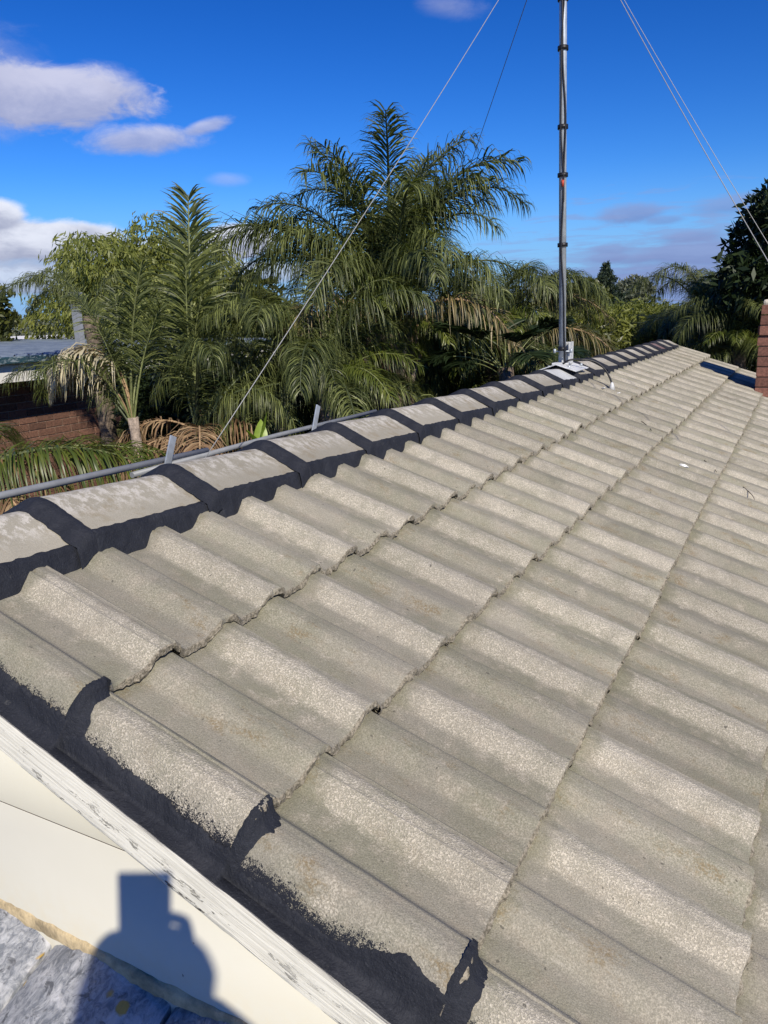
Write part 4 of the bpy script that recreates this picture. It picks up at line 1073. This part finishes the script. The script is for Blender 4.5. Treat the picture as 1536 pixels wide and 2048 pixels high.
# phone: lens at its upper right corner as the holder sees it
pc = lensP - RT * .022 - UPC * .057 - FW * .004
phone = empty('phone', pc, label='black phone held upright in both hands by the photographer', cat='phone')
phone.rotation_euler = M.to_3x3().to_euler()
mb = MB(); mb.box((0, 0, 0), (.074, .150, .008), bev=.0035); 
mb.build('phone_body', PHONE, phone)
MB().tube([(.022, .057, -.004), (.022, .057, -.0055)], .007, 12).build('lens_ring', LENS, phone)
feet_z = Z0 - 1.32
def wp(r, u, f, o=None): return (o or pc) + RT * r + UPC * u + FW * f
S_ = at(300, 2022, 1.0); S_ = CAM_LOC + (S_ - CAM_LOC) * ((-.0955 - CAM_LOC.y) / (S_.y - CAM_LOC.y))
head = S_ + SUN * ((-1.0 - S_.y) / SUN.y)
neck = Vector((head.x + .01, head.y - .04, head.z - .15)); chest = Vector((head.x + .03, head.y - .09, head.z - .36)); pelvis = Vector((chest.x + .03, chest.y - .06, chest.z - .42))
rh = Vector((FW.x, FW.y, 0)).normalized(); rr_ = Vector((RT.x, RT.y, 0)).normalized()
shL = neck - rr_ * .19 - Vector((0, 0, .07)); shR = neck + rr_ * .19 - Vector((0, 0, .07))
wrL = wp(-.062, -.125, -.03); wrR = wp(.070, -.085, -.03)
elL = (shL + wrL) / 2 - Vector((0, 0, .10)) - rr_ * .17; elR = (shR + wrR) / 2 - Vector((0, 0, .12)) + rr_ * .16
fz = lambda x, y: Z0 - .475 + (y + .098) * math.tan(LS) + .05
def foot(dr, df):
    p = pelvis + rr_ * dr + rh * df; return Vector((p.x, p.y, fz(p.x, p.y)))
fL = foot(-.14, .12); fR = foot(.14, -.02); kn = lambda f_: (pelvis + f_) / 2 + rh * .10
V = [pelvis, (pelvis + chest) / 2, chest, neck, head - Vector((0, 0, .09)), head, head + Vector((0, 0, .09)),
     shL, elL, wrL, shR, elR, wrR,
     pelvis - rr_ * .10 - Vector((0, 0, .05)), kn(fL), fL + Vector((0, 0, .06)), fL + rh * .17 + Vector((0, 0, .035)),
     pelvis + rr_ * .10 - Vector((0, 0, .05)), kn(fR), fR + Vector((0, 0, .06)), fR + rh * .17 + Vector((0, 0, .035))]
V = [Vector(v) - PL for v in V]
E = [(0, 1), (1, 2), (2, 3), (3, 4), (4, 5), (5, 6), (2, 7), (7, 8), (8, 9), (2, 10), (10, 11), (11, 12), (0, 13), (13, 14), (14, 15), (15, 16), (0, 17), (17, 18), (18, 19), (19, 20)]
rad = [(.15, .12), (.145, .11), (.16, .12), (.06, .06), (.068, .075), (.08, .10), (.06, .07), .065, .046, .030, .065, .046, .030, .09, .062, .045, .038, .09, .062, .045, .038]
body = skin_body('body', V, E, rad, SHIRT, person, 1)
# skin tone on head and hands, trousers below the waist: assigned by height on the evaluated surface
body.modifiers.clear() if False else None
# head details
hl = head - PL
mb = MB(); mb.tube([hl + rh * .085 + Vector((0, 0, -.005)), hl + rh * .115 + Vector((0, 0, -.02)), hl + rh * .10 + Vector((0, 0, -.032))], [.008, .014, .010], 8); mb.build('nose', SKIN, person)
mb = MB(); bmesh.ops.create_uvsphere(mb.bm, u_segments=20, v_segments=12, radius=.098); bmesh.ops.scale(mb.bm, vec=(.92, 1.02, .80), verts=mb.bm.verts)
mb.build('hair', HAIR, person, hl + Vector((0, 0, .045)) - rh * .012)
mb = MB(); bmesh.ops.create_uvsphere(mb.bm, u_segments=20, v_segments=14, radius=.092); bmesh.ops.scale(mb.bm, vec=(.84, .98, 1.2), verts=mb.bm.verts)
mb.build('face', SKIN, person, hl + rh * .004)
MB().tube([hl - Vector((0, 0, .17)) - rh * .02, hl - Vector((0, 0, .10)) - rh * .01, hl - Vector((0, 0, .04))], [.076, .072, .070], 16).build('neck', SKIN, person)
for sg in (-1, 1):
    MB().tube([hl + rr_ * sg * .032 + rh * .084 + Vector((0, 0, .012)), hl + rr_ * sg * .032 + rh * .094 + Vector((0, 0, .012))], [.012, .006], 10).build('eye', WHITE, person)
    MB().tube([hl + rr_ * sg * .076 + Vector((0, 0, -.02)), hl + rr_ * sg * .088 - rh * .01 + Vector((0, 0, .015))], [.012, .018], 8).build('ear', SKIN, person)
MB().tube([hl + rh * .090 - rr_ * .022 + Vector((0, 0, -.058)), hl + rh * .097 + Vector((0, 0, -.060)), hl + rh * .090 + rr_ * .022 + Vector((0, 0, -.058))], .006, 6).build('mouth', mat('lips', simple((.35, .12, .10), .5)), person)
# hands: palm and five bent fingers each, closed round the sides of the phone
def hand(sg, wr, dn=0.):
    w = lambda r, u, f: wp(r, u - dn, f) - PL
    s_ = sg; x0 = .037
    Vv = [wr - PL, w(s_ * (x0 + .018), -.065, -.022), w(s_ * (x0 + .022), -.030, -.020)]; Ee = [(0, 1), (1, 2)]; Rr = [.028, (.030, .020), (.028, .016)]
    tips = [(.006, .072), (-.014, .078), (-.033, .076), (-.052, .062)]
    for i, (u, ln) in enumerate(tips):
        b = len(Vv)
        Vv += [w(s_ * (x0 + .024), u - .004, -.012), w(s_ * (x0 + .014), u, .010), w(s_ * (x0 - .008), u + .002, .016), w(s_ * (x0 - .008 - (ln - .05)), u + .003, .015)]
        Ee += [(2 if i < 2 else 1, b), (b, b + 1), (b + 1, b + 2), (b + 2, b + 3)]; Rr += [.0100, .0090, .0085, .0075]
    b = len(Vv)
    Vv += [w(s_ * (x0 + .012), -.050, -.030), w(s_ * (x0 - .002), -.025, -.022), w(s_ * (x0 - .014), -.006, -.016)]
    Ee += [(1, b), (b, b + 1), (b + 1, b + 2)]; Rr += [.013, .0105, .009]
    skin_body('hand', Vv, Ee, Rr, SKIN, person, 1)
hand(-1, wrL, .028); hand(1, wrR)
# trousers and boots over the lower half
def limb(name, pts, rs, m): return MB().tube([Vector(p) - PL for p in pts], rs, 14).build(name, m, person)
for f_, sg in ((fL, -1), (fR, 1)):
    hp = pelvis + rr_ * .10 * sg
    limb('trouser_leg', [hp + Vector((0, 0, .10)), hp - Vector((0, 0, .08)), kn(f_), f_ + Vector((0, 0, .12))], [.125, .115, .082, .075], TROUSER)
    limb('boot', [f_ + Vector((0, 0, .16)) - rh * .01, f_ + Vector((0, 0, .03)) - rh * .02, f_ + rh * .10 + Vector((0, 0, .01)), f_ + rh * .20 + Vector((0, 0, .0))], [.058, .062, .055, .035], BOOT)
bpy.context.view_layer.update()
